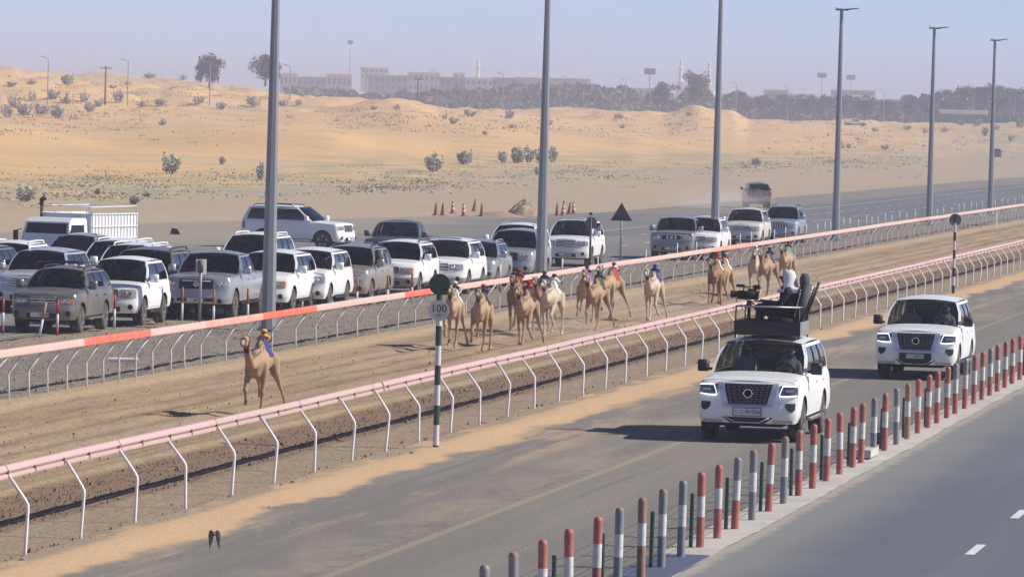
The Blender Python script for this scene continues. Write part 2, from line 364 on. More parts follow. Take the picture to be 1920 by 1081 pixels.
sheet('service_road', XN+.09, -11.30, 50, 330, -.008, m_serv, 46, 420, lambda x, y: (.06*np.exp(-((x+18.7)/.5)**2)*(.7+1.2*fbm(x/1.2, y/3, 3, 2))+.02*fbm(x/.3, y/.5, 3, 44)*(1-sstep(x, -18.6, -18.0))))
sheet('service_road_far_stretch', XN+.09, -11.30, 330, 900, -.008, m_serv, 4, 20)
# concrete strip under the bollards
m_conc = ground_mat('kerb_concrete', (.50, .47, .43), [('noise', (.38, .35, .31), .8, .45, .65, .6, 1, 1), ('noise', (.58, .55, .50), 2.2, .55, .7, .5, 1, 1), ('noise', (.27, .25, .23), 1.5, .60, .68, .6, 1, .5), ('band', (.44, .38, .30), 0, -11.5, -11.15, .08, .8, .25, .7)], bump=.4, bscale=10, fine=(.08, 40.0), bdist=.015)
b = MB(); kz = .012
ks = np.arange(50, 340, .5)
Lx = [-11.32+.10*float(fbm(np.array([1.]), np.array([y/1.3]), 3, 6)[0]) for y in ks]; Rx = [-10.50+.10*float(fbm(np.array([5.]), np.array([y/1.6]), 4, 16, .7)[0]) for y in ks]
b.grid([[(x, y, z) for x, z in ((l, -.02), (l+.03, kz*.45), (l+.3, kz*.5), (r-.3, kz*.5), (r, kz*.46))] for l, r, y in zip(Lx, Rx, ks)], flip=True)
struct(b.build('kerb_strip', m_conc, angle=.6))
m_kpatch = pm('kerb_patch_dark', (.085, .10, .16), .8, var=.18, scale=3, bump=.2)
b = MB(); b.box((-10.90, 69.55, -.004), (.78, 9.3, .040)); o = struct(b.build('dark_kerb_patch', m_kpatch))  # thin dark blue-grey slab laid over part of the concrete strip
# right-hand road
m_road = ground_mat('road_asphalt', (.124, .134, .154), [('noise', (.165, .172, .186), .3, .45, .62, .7, 1, .05), ('noise', (.135, .142, .158), .8, .5, .64, .55, 1, .03), ('noise', (.115, .12, .135), 4.0, .62, .66, .5, .8, .05),
    ('band', (.24, .235, .225), 0, -11, -9.4, .9, .3, 1.2, .75), ('band', (.42, .37, .31), 0, -10.8, -10.33, .12, 1.2, .45, .7)], bump=.25, bscale=14, fine=(.08, 60.0), bdist=.012, rough=.85)
sheet('road', -10.56, 30, 8, 900, -.014, m_road, 6, 60)
m_line = pm('road_line_paint', (.72, .72, .70), .7, var=.15, scale=6, dirt=((.35, .33, .30), .5, 9.0))
b = MB()
for k in range(-4, 16):
    y0 = 76.4+7.42*k
    for i in range(6):
        for j in range(1): pass
    b.add([(-7.14, y0, -.008), (-7.0, y0, -.008), (-7.0, y0+1.92, -.008), (-7.14, y0+1.92, -.008)], [(0, 1, 2, 3)])
struct(b.build('road_marking', m_line))
# gravel verge behind the far rail, then the wide asphalt
m_verge = ground_mat('verge_gravel', (.275, .222, .165), [('noise', (.27, .225, .17), .3, .45, .62, .7, 1, .3), ('noise', (.135, .12, .105), .8, .5, .64, .7, 1.5, .4), ('noise', (.36, .30, .22), .5, .62, .74, .6, 1, .4),
    ('band', (.225, .195, .165), 0, -34.6, -31.0, .6, .2, 1.6, .55), ('band', (.33, .255, .17), 0, -36.9, -35.9, .3, .3, .8, .6)], bump=1.0, bscale=4, fine=(.22, 16.0), bdist=.08)
sheet('verge', -37.4, XF-.09, 90, 330, -.006, m_verge, 60, 560, lambda x, y: .10*fbm(x/.9, y/1.6, 4, 51)+.05*fbm(x/.25, y/.5, 2, 52)-.03, xl=lambda y: -37.4 if y < 190 else (-33.8 if y > 250 else -37.4+3.6*(y-190)/60))
sheet('verge_far_stretch', -33.8, XF-.09, 330, 900, -.006, m_verge, 4, 30)
m_lot = ground_mat('lot_asphalt', (.185, .178, .17), [('noise', (.235, .215, .19), .07, .44, .6, .8, 1.4, .35), ('noise', (.15, .15, .155), .15, .5, .66, .6, 1, .3), ('noise', (.30, .255, .20), .2, .6, .74, .6, 2, .12),
    ('band', (.33, .275, .21), 0, -90, -56, 3.0, .08, 9.0, .85)], bump=.4, bscale=5, fine=(.12, 16.0), bdist=.03)
sheet('lot', -60, -33.7, 90, 335, -.010, m_lot, 4, 60, xl=lambda y: -68 if y < 270 else -68+13*(y-270)/65, xr=lambda y: -37.3 if y < 190 else (-33.7 if y > 250 else -37.3+3.6*(y-190)/60))
m_far = ground_mat('far_road_asphalt', (.150, .155, .165), [('noise', (.18, .18, .185), .07, .45, .62, .7, 1.4, .2), ('band', (.26, .225, .185), 0, -60, -48.5, 1.6, .1, 3.5, .8)], bump=.3, bscale=6, fine=(.08, 16.0), bdist=.02)
sheet('far_road', -55, -33.7, 335, 1000, -.010, m_far, 4, 60)
b = MB()
for X in (-40.05, -43.1):
    for k in range(0, 78):
        y0 = 198+7.35*k+(3.4 if X < -42 else 0)
        b.add([(X-.07, y0, .002), (X+.07, y0, .002), (X+.07, y0+2.2, .002), (X-.07, y0+2.2, .002)], [(0, 1, 2, 3)])
b.add([(-46.2, 215, .002), (-46.07, 215, .002), (-46.07, 900, .002), (-46.2, 900, .002)], [(0, 1, 2, 3)])
struct(b.build('far_road_marking', m_line))
m_yel = pm('yellow_line_paint', (.50, .40, .20), .8, var=.2, scale=4, dirt=((.22, .2, .18), .6, 6.0))
b = MB(); b.add([(-37.75, 110, .002), (-37.62, 110, .002), (-37.62, 190, .002), (-37.75, 190, .002)], [(0, 1, 2, 3)]); b.add([(-34.0, 252, .002), (-33.88, 252, .002), (-33.88, 900, .002), (-34.0, 900, .002)], [(0, 1, 2, 3)])
struct(b.build('yellow_edge_line', m_yel))

# loose stones and clods
def scatter(name, n, fn, mat, smin, smax, label, cat):
    b = MB()
    for i in range(n):
        x, y = fn(); s = random.uniform(smin, smax)*(1 if random.random() < .93 else 1.9)
        vs = []
        for a in range(5): r_ = s*random.uniform(.6, 1.2); t = 2*PI*a/5+random.random()*.6; vs.append((x+r_*math.cos(t), y+r_*math.sin(t)*1.2, -.02))
        for a in range(4): r_ = s*random.uniform(.3, .7); t = 2*PI*a/4+random.random(); vs.append((x+r_*math.cos(t), y+r_*math.sin(t), s*random.uniform(.5, .9)))
        b.add(vs, [(0, 1, 6, 5), (1, 2, 6), (2, 3, 7, 6), (3, 4, 8, 7), (4, 0, 5, 8), (5, 6, 7, 8)])
    return stuff(b.build(name, mat), label, cat)
m_clod = pm('clod_earth', (.20, .14, .09), .95, var=.35, scale=.7)
m_stone = pm('verge_stone', (.27, .235, .20), .9, var=.4, scale=.5)
scatter('soil_clods', 5200, lambda: (random.uniform(-22.4, -20.65), 60+190*random.random()**1.5), m_clod, .008, .026, 'brown soil clods in the harrowed strip of the track', 'soil clods')
scatter('edge_clods', 900, lambda: (-19.25+random.gauss(0, .3)+.25, 62+150*random.random()**1.4), pm('edge_clod', (.20, .15, .11), .95, var=.4, scale=.8), .01, .032, 'dark crumbs of soil along the foot of the near rail', 'soil crumbs')
scatter('gravel', 7500, lambda: (random.uniform(-37, -29.9), 95+170*random.random()**1.3), m_stone, .007, .022, 'loose gravel on the verge behind the far rail', 'gravel')
scatter('track_crumbs', 900, lambda: (random.uniform(-28.5, -23), 80+160*random.random()**1.2), m_clod, .008, .024, 'small crumbs of soil on the combed track', 'soil crumbs')
scatter('road_grit', 420, lambda: (random.uniform(-18, -11.4), 55+140*random.random()), pm('pale_grit', (.5, .47, .42), .9, var=.3, scale=.6), .006, .016, 'pale grit scattered on the service road', 'grit')

# ------------------------------------------------------------------ running rails
m_pink = pm('rail_pale_pink', (.53, .36, .355), .6, var=.05, scale=.6, dirt=((.50, .38, .32), .35, 3.0))
m_pink2 = pm('rail_faded_pink', (.60, .425, .38), .6, var=.05, scale=.6, dirt=((.70, .45, .36), .3, 2.0))
m_pinkb = pm('rail_dusty_pink', (.50, .35, .33), .65, var=.06, scale=.6, dirt=((.42, .33, .28), .5, 2.0)); m_pinkc = pm('rail_clean_pink', (.56, .37, .375), .55, var=.05, scale=.6, dirt=((.50, .38, .32), .25, 4.0))
m_salm = pm('rail_salmon', (.66, .31, .23), .6, var=.08, scale=.7, dirt=((.85, .6, .5), .35, 2.0))
m_red = pm('rail_red', (.80, .13, .075), .55, var=.08, scale=.8, dirt=((.8, .35, .25), .4, 3.0))
m_post = pm('post_white', (.84, .83, .82), .5, var=.05, scale=3, dirt=((.5, .42, .34), .3, 6.0))
m_brk = pm('bracket_steel', (.20, .15, .15), .6, var=.2)
def rail_z(y, seed): return (1.10 if seed == 3 else 1.03)+.05*float(fbm(np.array([seed*3.1]), np.array([y/14]), 3, seed)[0])
near = thing('running_rail', 'near pale pink running rail on bent white posts beside the service road', 'rail', (XN, 60, 0))
RXN = XN-.33
ys = [60.9+3.05*i+random.uniform(-.12, .12)-60 for i in range(-1, 62)]
pb = MB(); pb.tube([(0, 0, -.1), (0.0, 0, .02), (.02, 0, .60), (.015, 0, .66), (-.02, 0, .72), (-.27, 0, 1.06)], .024, 8)
post_me = pb.mesh('post', m_post, True)
bb = MB(); bb.box((0, 0, 0), (.04, .05, .09)); brk_me = bb.mesh('bracket', m_brk)
for y in ys:
    o = obj('post', post_me, near, (0, y, rail_z(y+60, 3)-1.10)); o.rotation_euler = (random.gauss(0, .03), random.gauss(0, .02), random.gauss(0, .08))
    for dy in (.02, 1.4): obj('bracket', brk_me, near, (-.275, y+dy, rail_z(y+60, 3)-.035))
def rail_seg(y0, y1, seed, prof, X):
    n = 3; P = []
    for i in range(n+1):
        y = y0+(y1-y0)*i/n; P.append([(X+px, y, rail_z(y, seed)+pz) for px, pz in prof+prof[:1]])
    return P
NEARP = [(-.07, .015), (-.06, .06), (-.02, .085), (.02, .08), (.055, .02), (.055, .0), (.04, -.012), (.0, -.012)]
NEARL = [(.02, -.035), (.062, -.032), (.072, -.07), (.068, -.088), (.03, -.088)]
Y = 58.0; k = 0
while Y < 246:
    L_ = 6.1
    b = MB(); b.grid(rail_seg(Y, Y+L_-.03, 3, NEARP, 0)); b.grid(rail_seg(Y, Y+L_-.03, 3, NEARL, 0))
    b.v = [(x-.33, y-60, z) for x, y, z in b.v]
    b.build('rail_segment', random.choice([m_pink, m_pink, m_pinkb, m_pinkc]), near, angle=.5); Y += L_; k += 1
far = thing('running_rail', 'far running rail with flat pale pink boards and red lengths, before the parked cars', 'rail', (XF, 100, 0))
RXF = XF+.32
fb = MB(); fb.tube([(0, 0, -.1), (-.02, 0, .5), (0, 0, .56), (.04, 0, .62), (.30, 0, .97)], .026, 7); fpost = fb.mesh('post', m_post, True)
Y = 104.8; fys = []
while Y < 372: fys.append(Y); Y += (1.5 if Y < 121.5 else 2.62)+random.uniform(-.22, .22)
for y in fys:
    o = obj('post', fpost, far, (random.gauss(0, .02), y-100, rail_z(y, 9)-1.03)); o.rotation_euler = (random.gauss(0, .02), random.gauss(0, .02), random.gauss(0, .08))
FARP = [(-.03, -.085), (.035, -.09), (.05, -.075), (.052, .02), (.035, .065), (0, .08), (-.03, .065), (-.04, 0)]
def yof(px): return atX(px, 645-.14*px, RXF).y
cuts = [yof(-60), yof(155), yof(280), yof(383), yof(491), yof(591), yof(680), yof(757), yof(806), yof(960), yof(1140), yof(1330)]
fm = [m_pink2, m_red, m_pink2, m_salm, m_red, m_pink2, m_pink2, m_red, m_pink2, m_pink2, m_pink2]
Y = cuts[-1]
while Y < 372: cuts.append(Y+7.0); fm.append(m_salm if random.random() < .12 else m_pink2); Y += 7.0
for y0, y1, m_ in zip(cuts, cuts[1:], fm+[m_pink2]):
    b = MB(); b.grid(rail_seg(y0, y1-.01, 9, FARP, 0)); b.v = [(x+.32, y-100, z) for x, y, z in b.v]; b.build('rail_board', m_, far, angle=.6)

# ------------------------------------------------------------------ vehicles
m_trim = pm('car_black_trim', (.018, .018, .02), .55, var=.2)
m_rub = pm('tyre_rubber', (.03, .029, .028), .85, var=.25, scale=8, dirt=((.19, .155, .12), .7, 4.0))
m_rim = pm('alloy_rim', (.46, .46, .47), .35, .7, var=.1, dirt=((.25, .2, .16), .5, 6.0))
m_chr = pm('chrome', (.62, .63, .66), .18, .9, var=.05)
m_under = pm('underbody_black', (.012, .012, .012), .9, var=.2)
m_lamp = pm('headlight_lens', (.50, .51, .52), .12, .3, var=.35, scale=14, coat=.6)
m_lampo = pm('old_headlight_lens', (.50, .47, .38), .25, .1, var=.3, scale=14, coat=.4)
m_amb = pm('amber_lens', (.62, .20, .04), .25, 0, var=.2, scale=12, coat=.5)
m_tail = pm('tail_lens', (.42, .02, .02), .2, 0, var=.2, scale=12, coat=.5)
m_plate = pm('plate_white', (.72, .72, .70), .5, var=.06)
m_int = pm('interior_grey', (.055, .05, .046), .9, var=.2)
m_intb = pm('interior_beige', (.30, .26, .20), .9, var=.15)
m_drl = emis('running_light', (.90, .95, 1.0), 1.1)
m_glyph = pm('glyph_black', (.02, .02, .022), .6)
g_dark = glass('tinted_glass', (.045, .048, .052))
g_mid = glass('windscreen_glass', (.34, .38, .37))
g_clear = glass('clear_windscreen', (.56, .62, .60))
def paint(name, col, rough=.34, metal=0.0, dust=.25): return pm('paint_'+name, col, rough, metal, var=.03, scale=1.2, coat=.35, dirt=((.42, .35, .27), dust, 1.6))
P_white = paint('white', (.88, .88, .88), dust=.06); P_cream = paint('cream', (.70, .68, .62), dust=.25); P_silver = paint('silver', (.50, .51, .53), .3, .55); P_champ = paint('champagne', (.42, .385, .33), .32, .5)
P_grey = paint('grey', (.17, .16, .155), .36, .35, .5); P_gun = paint('gunmetal', (.23, .225, .22), .34, .45, .4); P_blue = paint('slate_blue', (.085, .105, .15), .3, .4); P_lblue = paint('ice_blue', (.40, .49, .60), .32, .4); P_black = paint('black', (.035, .035, .04), .3, .2, .3)

def text(s, size, mat, parent, loc, rot, align='CENTER', name='lettering', depth=.004):
    cu = bpy.data.curves.new('t', 'FONT'); cu.body = s; cu.size = size; cu.align_x = align; cu.align_y = 'CENTER'; cu.extrude = depth; cu.resolution_u = 2
    o = bpy.data.objects.new('t', cu); COL.objects.link(o); bpy.context.view_layer.update()
    me = bpy.data.meshes.new_from_object(o.evaluated_get(bpy.context.evaluated_depsgraph_get())); bpy.data.objects.remove(o); bpy.data.curves.remove(cu)
    me.materials.clear(); me.materials.append(mat); q = obj(name, me, parent, loc); q.rotation_euler = rot; return q

WHEELS = {}
def wheel_meshes(r, w, style):
    k = (r, w, style)
    if k in WHEELS: return WHEELS[k]
    b = MB(); ri = r*.66
    b.lathe([(ri, -w/2+.01), (ri+.02, -w/2), (r-.03, -w/2), (r-.004, -w/2+.03), (r, 0), (r-.004, w/2-.03), (r-.03, w/2), (ri+.02, w/2), (ri, w/2-.01)], 28, 'X')
    ty = b.mesh('tyre', m_rub, angle=.6)
    b = MB(); b.lathe([(ri*.99, -w/2+.02), (ri*1.0, w/2-.02), (ri*.93, w/2-.012), (ri*.88, w/2-.05), (ri*.3, w/2-.10), (0.001, w/2-.10)], 24, 'X')
    n = {'five': 5, 'six': 6, 'ten': 10}[style]
    for i in range(n):
        a = 2*PI*i/n; R_ = Matrix.Rotation(a, 3, 'X'); wd = .055 if n < 8 else .03
        pr = [Vector((w/2-.055, -wd, ri*.12)), Vector((w/2-.055, wd, ri*.12)), Vector((w/2-.03, wd*.8, ri*.93)), Vector((w/2-.03, -wd*.8, ri*.93))]
        pr2 = [p+Vector((.03, 0, 0)) for p in pr]; b.add([R_ @ p for p in pr+pr2], [(4, 5, 6, 7), (0, 1, 5, 4), (1, 2, 6, 5), (2, 3, 7, 6), (3, 0, 4, 7)])
    b.lathe([(.07, w/2-.06), (.065, w/2-.012), (.001, w/2-.01)], 12, 'X')
    rm = b.mesh('rim', m_rim, angle=.5); WHEELS[k] = (ty, rm); return ty, rm

DEF = dict(L=4.9, W=.97, H=1.86, fo=.90, wb=2.85, r=.39, tw=.26, sill=.44, fb=.36, rb=.45, hoodf=1.06, cowl=1.17, belt=1.20, cowl_d=1.38, ws=.72, rear_top=.42, rear_base=.14, roof_in=.235,
           Df=.42, nf=3.0, Dr=.22, nr=4.0, base=[0, .03, .37, .405, .665, .70, .94, 1], top=[0, .035, .31, .35, .63, .67, .945, 1], fprof=[(.30, .13), (.42, .04), (.58, 0), (.66, .015), (.70, .05), (.85, .07), (1.0, .09), (1.1, .14)],
           rprof=[(.3, .12), (.5, 0), (.72, 0), (.76, .07), (1.2, .10)], paint=None, low=None, bump_z=.0, wind=None, side=None, rails=True, rail_m=None, wheel='six', grille='bars', gx=.42, gz=(.76, 1.0), hx=(.50, .86), hz=(.78, .99), lamp=None, amber=False,
           plate=True, board=True, mirror=None, drv=False, bed=None, sunroof=False, doors=5, intake=(.42, .40, .54), fog=True, chrome_bumper=None, spare=False, clad=None, rackbars=False)
def car(name, label, spec, loc, rz=0.0, group=None, cat='car'):
    p = dict(DEF); p.update(spec); P = p['paint']; root = thing(name, label, cat, loc, rz, group)
    L, Wd, H = p['L'], p['W'], p['H']; yf, yr = -L/2, L/2; ya = yf+p['fo']; yb = ya+p['wb']; r = p['r']; ra = r+.085
    yc = yf+p['cowl_d']; ywt = yc+p['ws']; yrt = yr-p['rear_top']; yrb = yr-p['rear_base']
    if p['bed']: yrb = p['bed'][0]; yrt = p['bed'][0]-.18
    fz, fi = zip(*p['fprof']); rz_, ri_ = zip(*p['rprof'])
    # plan outline, front centre to rear centre
    pl = []
    for i in range(11):
        t = PI/2*(i/10)**.9; pl.append((Wd*math.sin(t)**(2/p['nf']), yf+p['Df']*(1-max(math.cos(t), 0)**(2/p['nf']))))
    st = np.arange(yf+p['Df']+.05, yr-p['Dr']-.02, .075).tolist()
    for c in (ya, yb): st += [c-ra-.001, c+ra+.001, c-ra+.015, c+ra-.015]
    st = sorted(s for s in st if yf+p['Df']+.02 < s < yr-p['Dr']-.01)
    for y in st: pl.append((Wd-.018*max(0, (y-yb)/(yr-yb))**2, y))
    for i in range(9):
        t = PI/2*(1-(i/8)); pl.append((Wd*.985*max(math.sin(t), 0)**(2/p['nr']), yr-p['Dr']*(1-max(math.cos(t), 0)**(2/p['nr']))))
    pl = np.array(pl); tg = np.gradient(pl, axis=0); nn = np.stack([-tg[:, 1], tg[:, 0]], -1); nn = nn*np.where((nn[:, :1]*pl[:, :1]+nn[:, 1:]*pl[:, 1:]*.3) < 0, -1, 1)
    nn[:, 0] = np.abs(nn[:, 0]); nn[:, 1] = np.where(pl[:, 1] < 0, -np.abs(nn[:, 1]), np.abs(nn[:, 1])); nn = nn/np.maximum(np.linalg.norm(nn, axis=1, keepdims=True), 1e-6)
    wf = np.where(nn[:, 1] < 0, nn[:, 1]**2, 0); wr = np.where(nn[:, 1] > 0, nn[:, 1]**2, 0); wsd = nn[:, 0]**2
    def inset(z): 
        s_ = .012+.05*((z-.78)/.45)**2+(.05*((.55-z)/.2)**2 if z < .55 else 0)
        return wf*np.interp(z, fz, fi)+wr*np.interp(z, rz_, ri_)+wsd*s_
    def ring(z): return pl-nn*inset(z)[:, None]
    n_ = len(pl); yy = pl[:, 1]
    zb = np.where(yy < ya, p['fb']+(p['sill']-p['fb'])*np.clip((yy-yf)/(ya-yf), 0, 1)**2, np.where(yy > yb, p['rb'], p['sill']))
    for c in (ya, yb):
        d = ra**2-(yy-c)**2; zb = np.where(d > 0, np.maximum(zb, r+np.sqrt(np.maximum(d, 0))), zb)
    tt = np.clip((yy-yf)/(yc-yf), 0, 1); zt = np.where(yy < yc, p['hoodf']+(p['cowl']-p['hoodf'])*tt**.8, p['cowl']+(p['belt']-p['cowl'])*np.clip((yy-yc)/.6, 0, 1))
    lv = [0, .14, .28, .42, .56, .70, .83, .93, 1.0]; ex = [0, 0, 0, 0, 0, 0, .0, .010, .04]
    G = np.zeros((n_, len(lv), 3))
    for i in range(n_):
        for j, t in enumerate(lv):
            z = zb[i]+(zt[i]-zb[i])*t; ins = wf[i]*np.interp(z, fz, fi)+wr[i]*np.interp(z, rz_, ri_)+wsd[i]*(.012+.05*((z-.78)/.45)**2+(.05*((.55-z)/.2)**2 if z < .55 else 0))+ex[j]
            q = pl[i]-nn[i]*ins; G[i, j] = (max(q[0], 0) if i not in (0, n_-1) else 0, q[1], z)
    b = MB(); low = 2 if p['low'] else 0
    for s in (1, -1):
        Pg = G.copy(); Pg[:, :, 0] *= s
        for i in range(n_-1):
            for j in range(len(lv)-1):
                zc = (G[i, j, 2]+G[i+1, j+1, 2])/2; mi = 2 if (p['low'] and zc < p['low']) else 0
                if p['clad'] and zc < p['clad'] : mi = 2
                b.add([Pg[i, j], Pg[i+1, j], Pg[i+1, j+1], Pg[i, j+1]], [(0, 1, 2, 3) if s > 0 else (3, 2, 1, 0)], mi)
        lip = [Pg[i, 0] for i in range(n_)]
        b.grid([[q, (q[0]*.93, q[1]*.985, q[2]+.015)] for q in lip], 1)
    # bonnet and rear deck
    top = G[:, -1, :]; hood = [i for i in range(n_) if yy[i] <= yc+.02]; ts = np.linspace(-1, 1, 11)
    def row(i, cr):
        x, y, z = top[i]; e = np.clip((y-yf)/.35, 0, 1); return [(t*x, y, z+cr*(1-abs(t)**2.6)*(.25+.75*e)) for t in ts]
    b.grid([row(i, .055) for i in hood], 0, flip=False)
    if not p['bed']: b.grid([row(i, .01) for i in range(n_) if yy[i] >= yrb-.05], 0)
    # shoulder ledge up to the glasshouse
    xg = Wd-.085; cab = [i for i in range(n_) if yc-.02 <= yy[i] <= yrb+.03]
    for s in (1, -1): b.grid([[(s*top[i][0], top[i][1], top[i][2]), (s*min(xg, top[i][0]-.01), top[i][1], top[i][2]+.012)] for i in cab], 0)
    zr = H-.13; xt = Wd-p['roof_in']; zbl = p['belt']+.01; bow = .13
    def side_pt(u0, u1, v, s, off=0.0):
        y0 = yc+(yrb-yc)*u0; y1 = ywt+(yrt-ywt)*u1; z0 = zbl if u0 > .12 else p['cowl']+.01+(zbl-p['cowl']-.01)*u0/.12
        x = xg+(xt-xg)*v+.035*math.sin(PI*min(v, 1))-.03*max(0, v-.85)/.15; zz = z0+(zr-z0)*v-(.012*(1-4*(u1-.5)**2)*0)
        tail = max(0, (u0-.8)/.2); x -= .03*tail*tail
        return (s*(x-off), y0+(y1-y0)*v, zz)
    vb = [0, .04, .90, 1.0]; bs, tp = p['base'], p['top']; gl = []
    for s in (1, -1):
        for k in range(len(bs)-1):
            for m_ in range(3):
                vs_ = np.linspace(vb[m_], vb[m_+1], 4 if m_ == 1 else 2)
                win = (k % 2 == 1 and m_ == 1)
                Pq = [[side_pt(bs[k+e], tp[k+e], v, s, .012 if win else 0) for v in vs_] for e in (0, 1)]
                if win: gl.append((s, Pq))
                else: b.grid(Pq, 1 if (k % 2 == 0 and m_ == 1 and 0 < k < len(bs)-2) else 0, flip=(s < 0))
    def ws_pt(t, v, off=0.0):
        xb_ = xg; x = t*(xb_+(xt-xb_)*v+.035*math.sin(PI*v)-.03*max(0, v-.85)/.15); bw = bow*(1-.45*v)*(1-t*t); z0 = p['cowl']+.01
        return (x, yc+(ywt-yc)*v-bw+off, z0+(zr-z0)*v+.02*(1-t*t)*v+off*.4)
    tv = [-1, -.945, -.63, -.31, 0, .31, .63, .945, 1]; vv = [0, .06, .3, .6, .965, 1]
    for i in range(8):
        for j in range(5):
            if 0 < i < 7 and 0 < j < 4: continue
            b.add([ws_pt(tv[i], vv[j]), ws_pt(tv[i+1], vv[j]), ws_pt(tv[i+1], vv[j+1]), ws_pt(tv[i], vv[j+1])], [(0, 1, 2, 3)], 0 if (i in (0, 7)) else 1)
    def roof_pt(t, w):
        y = ywt+(yrt-ywt)*w; bw = bow*.55*(1-t*t)*max(0, 1-w*3); bk = .05*(1-t*t)*max(0, (w-.7)/.3)
        return (t*(xt-.03), y-bw+bk, zr+.02*(1-t*t)+(.06*(1-abs(t)**2.2))*math.sin(PI*min(1, .12+w*.86))**.5+ .055*math.sin(PI*min(1,w*.93+.04))**.7*(1-.35*t*t))
    b.grid([[roof_pt(t, w) for t in np.linspace(-1, 1, 11)] for w in np.linspace(0, 1, 11)])
    def rw_pt(t, v):
        x = t*((xg-.03)+(xt-.03-xg+.03)*v); return (x, yrb+(yrt-yrb)*v+.05*(1-t*t), zbl+(zr-zbl)*v+.02*(1-t*t)*v)
    for i in range(8):
        for j in range(5):
            if 0 < i < 7 and 0 < j < 4: continue
            b.add([rw_pt(tv[i], vv[j]), rw_pt(tv[i+1], vv[j]), rw_pt(tv[i+1], vv[j+1]), rw_pt(tv[i], vv[j+1])], [(3, 2, 1, 0)], 0)
    body = b.build('body', [P, m_trim, p['chrome_bumper'] or m_trim], root, angle=.55)
    for s, Pq in gl: MB().grid(Pq, 0, flip=(s < 0)).build('side_window', p['side'] or g_dark, root, smooth=True)
    MB().grid([[ws_pt(t, v, .012) for v in vv[1:5]] for t in tv[1:8]]).build('windscreen', p['wind'] or g_mid, root, smooth=True)
    MB().grid([[rw_pt(t, v) for v in vv[1:5]] for t in tv[1:8]], flip=True).build('rear_window', g_dark, root, smooth=True)
    # surface finders
    def fy(x, z):
        q = ring(z)[:14]; return float(np.interp(abs(x), q[:, 0], q[:, 1]))
    def sx(y, z):
        q = ring(z); k = slice(8, n_-6); return float(np.interp(y, q[k, 1], q[k, 0]))
    def ry(x, z):
        q = ring(z)[::-1][:9]; return float(np.interp(abs(x), q[:, 0], q[:, 1]))
    def patch(nm, colz, mat, off=.012, par=root, rows=3, fn=fy, sg=-1, smooth=True):
        k = len(colz); A_ = [[(x, fn(x, lo+(hi-lo)*j/rows)+sg*off, lo+(hi-lo)*j/rows) for j in range(rows+1)] for x, lo, hi in colz]
        B_ = [[(x, y-sg*(off+.03), z) for x, y, z in c] for c in A_]
        q = MB(); q.grid(A_); q.grid([[c[0] for c in A_], [c[0] for c in B_]]); q.grid([[c[-1] for c in A_], [c[-1] for c in B_]]); q.grid([A_[0], B_[0]]); q.grid([A_[-1], B_[-1]])
        return q.build(nm, mat, par, angle=.7)
    def spatch(nm, cols_, mat, s, off=.006, par=root):      # on the flank: (y, zlo, zhi)
        A_ = [[(s*(sx(y, lo+(hi-lo)*j/4)+off), y, lo+(hi-lo)*j/4) for j in range(5)] for y, lo, hi in cols_]; B_ = [[(x-s*(off+.02), y, z) for x, y, z in c] for c in A_]
        q = MB(); q.grid(A_, flip=s < 0); q.grid([[c[0] for c in A_], [c[0] for c in B_]]); q.grid([[c[-1] for c in A_], [c[-1] for c in B_]]); q.grid([A_[0], B_[0]]); q.grid([A_[-1], B_[-1]])
        return q.build(nm, mat, par, angle=.6)
    ctx = dict(root=root, patch=patch, spatch=spatch, fy=fy, sx=sx, ry=ry, p=p, yf=yf, yr=yr, ya=ya, yb=yb, yc=yc)
    # doors with handles
    d0 = yc+.06; d1 = yc+(yrb-yc)*(bs[1]+(bs[2]-bs[1])*1.06)+.05
    ds = [(d0, d1)] if p['doors'] == 3 else [(d0, d1), (d1+.012, min(yc+(yrb-yc)*bs[4]+.08, yb+.12))]
    for s in (1, -1):
        for a_, e_ in ds:
            cs = []
            for y in np.linspace(a_, e_, 9):
                lo = p['sill']+.06
                for c in (ya, yb):
                    dd = (ra+.05)**2-(y-c)**2
                    if dd > 0: lo = max(lo, r+math.sqrt(dd))
                cs.append((y, lo, p['belt']-.045))
            d_ = spatch('door', cs, P, s, .007); hz_ = p['belt']-.17; hy = e_-.16
            q = MB(); q.box((s*(sx(hy, hz_)+.022), hy, hz_), (.03, .19, .032)); q.build('handle', p.get('handle_m') or P, d_)
        if p['clad']: pass
        # mirror
        mm = p['mirror'] or P; q = MB(); my = yc+.16; mz = p['belt']+.11
        q.ball((s*(Wd+.11), my, mz), (.16, .10, .17), seg=14, ring=9); q.v = [(max(Wd-.005, min(Wd+.215, abs(x)))*s, y, max(mz-.11, min(mz+.115, z))) for x, y, z in q.v]; q.box((s*(Wd+.0), my+.03, mz-.06), (.12, .06, .05)); q.build('mirror', mm, root, angle=.8)
        if p['board']: q = MB(); q.box((s*(Wd-.03), (ya+yb)/2, p['sill']-.06), (.16, p['wb']-2*ra-.06, .05)); q.build('running_board', m_chr if p['board'] == 'chrome' else m_trim, root)
        # wheels
        ty, rm = wheel_meshes(r, p['tw'], p['wheel'])
        for c in (ya, yb):
            w_ = obj('wheel', ty, root, (s*(Wd-.03-p['tw']/2), c, r), 0 if s > 0 else PI); obj('rim', rm, w_)
        if p['rails']:
            rm_ = p['rail_m'] or m_chr; q = MB(); x_ = s*(xt-.11); yA, yB = ywt+.25, yrt-.12; zt_ = zr+.118
            q.tube([(x_, yA, zt_-.07), (x_, yA+.12, zt_), (x_, (yA+yB)/2, zt_+.015), (x_, yB-.12, zt_), (x_, yB, zt_-.07)], .022, 6); q.build('roof_rail', rm_, root, True)
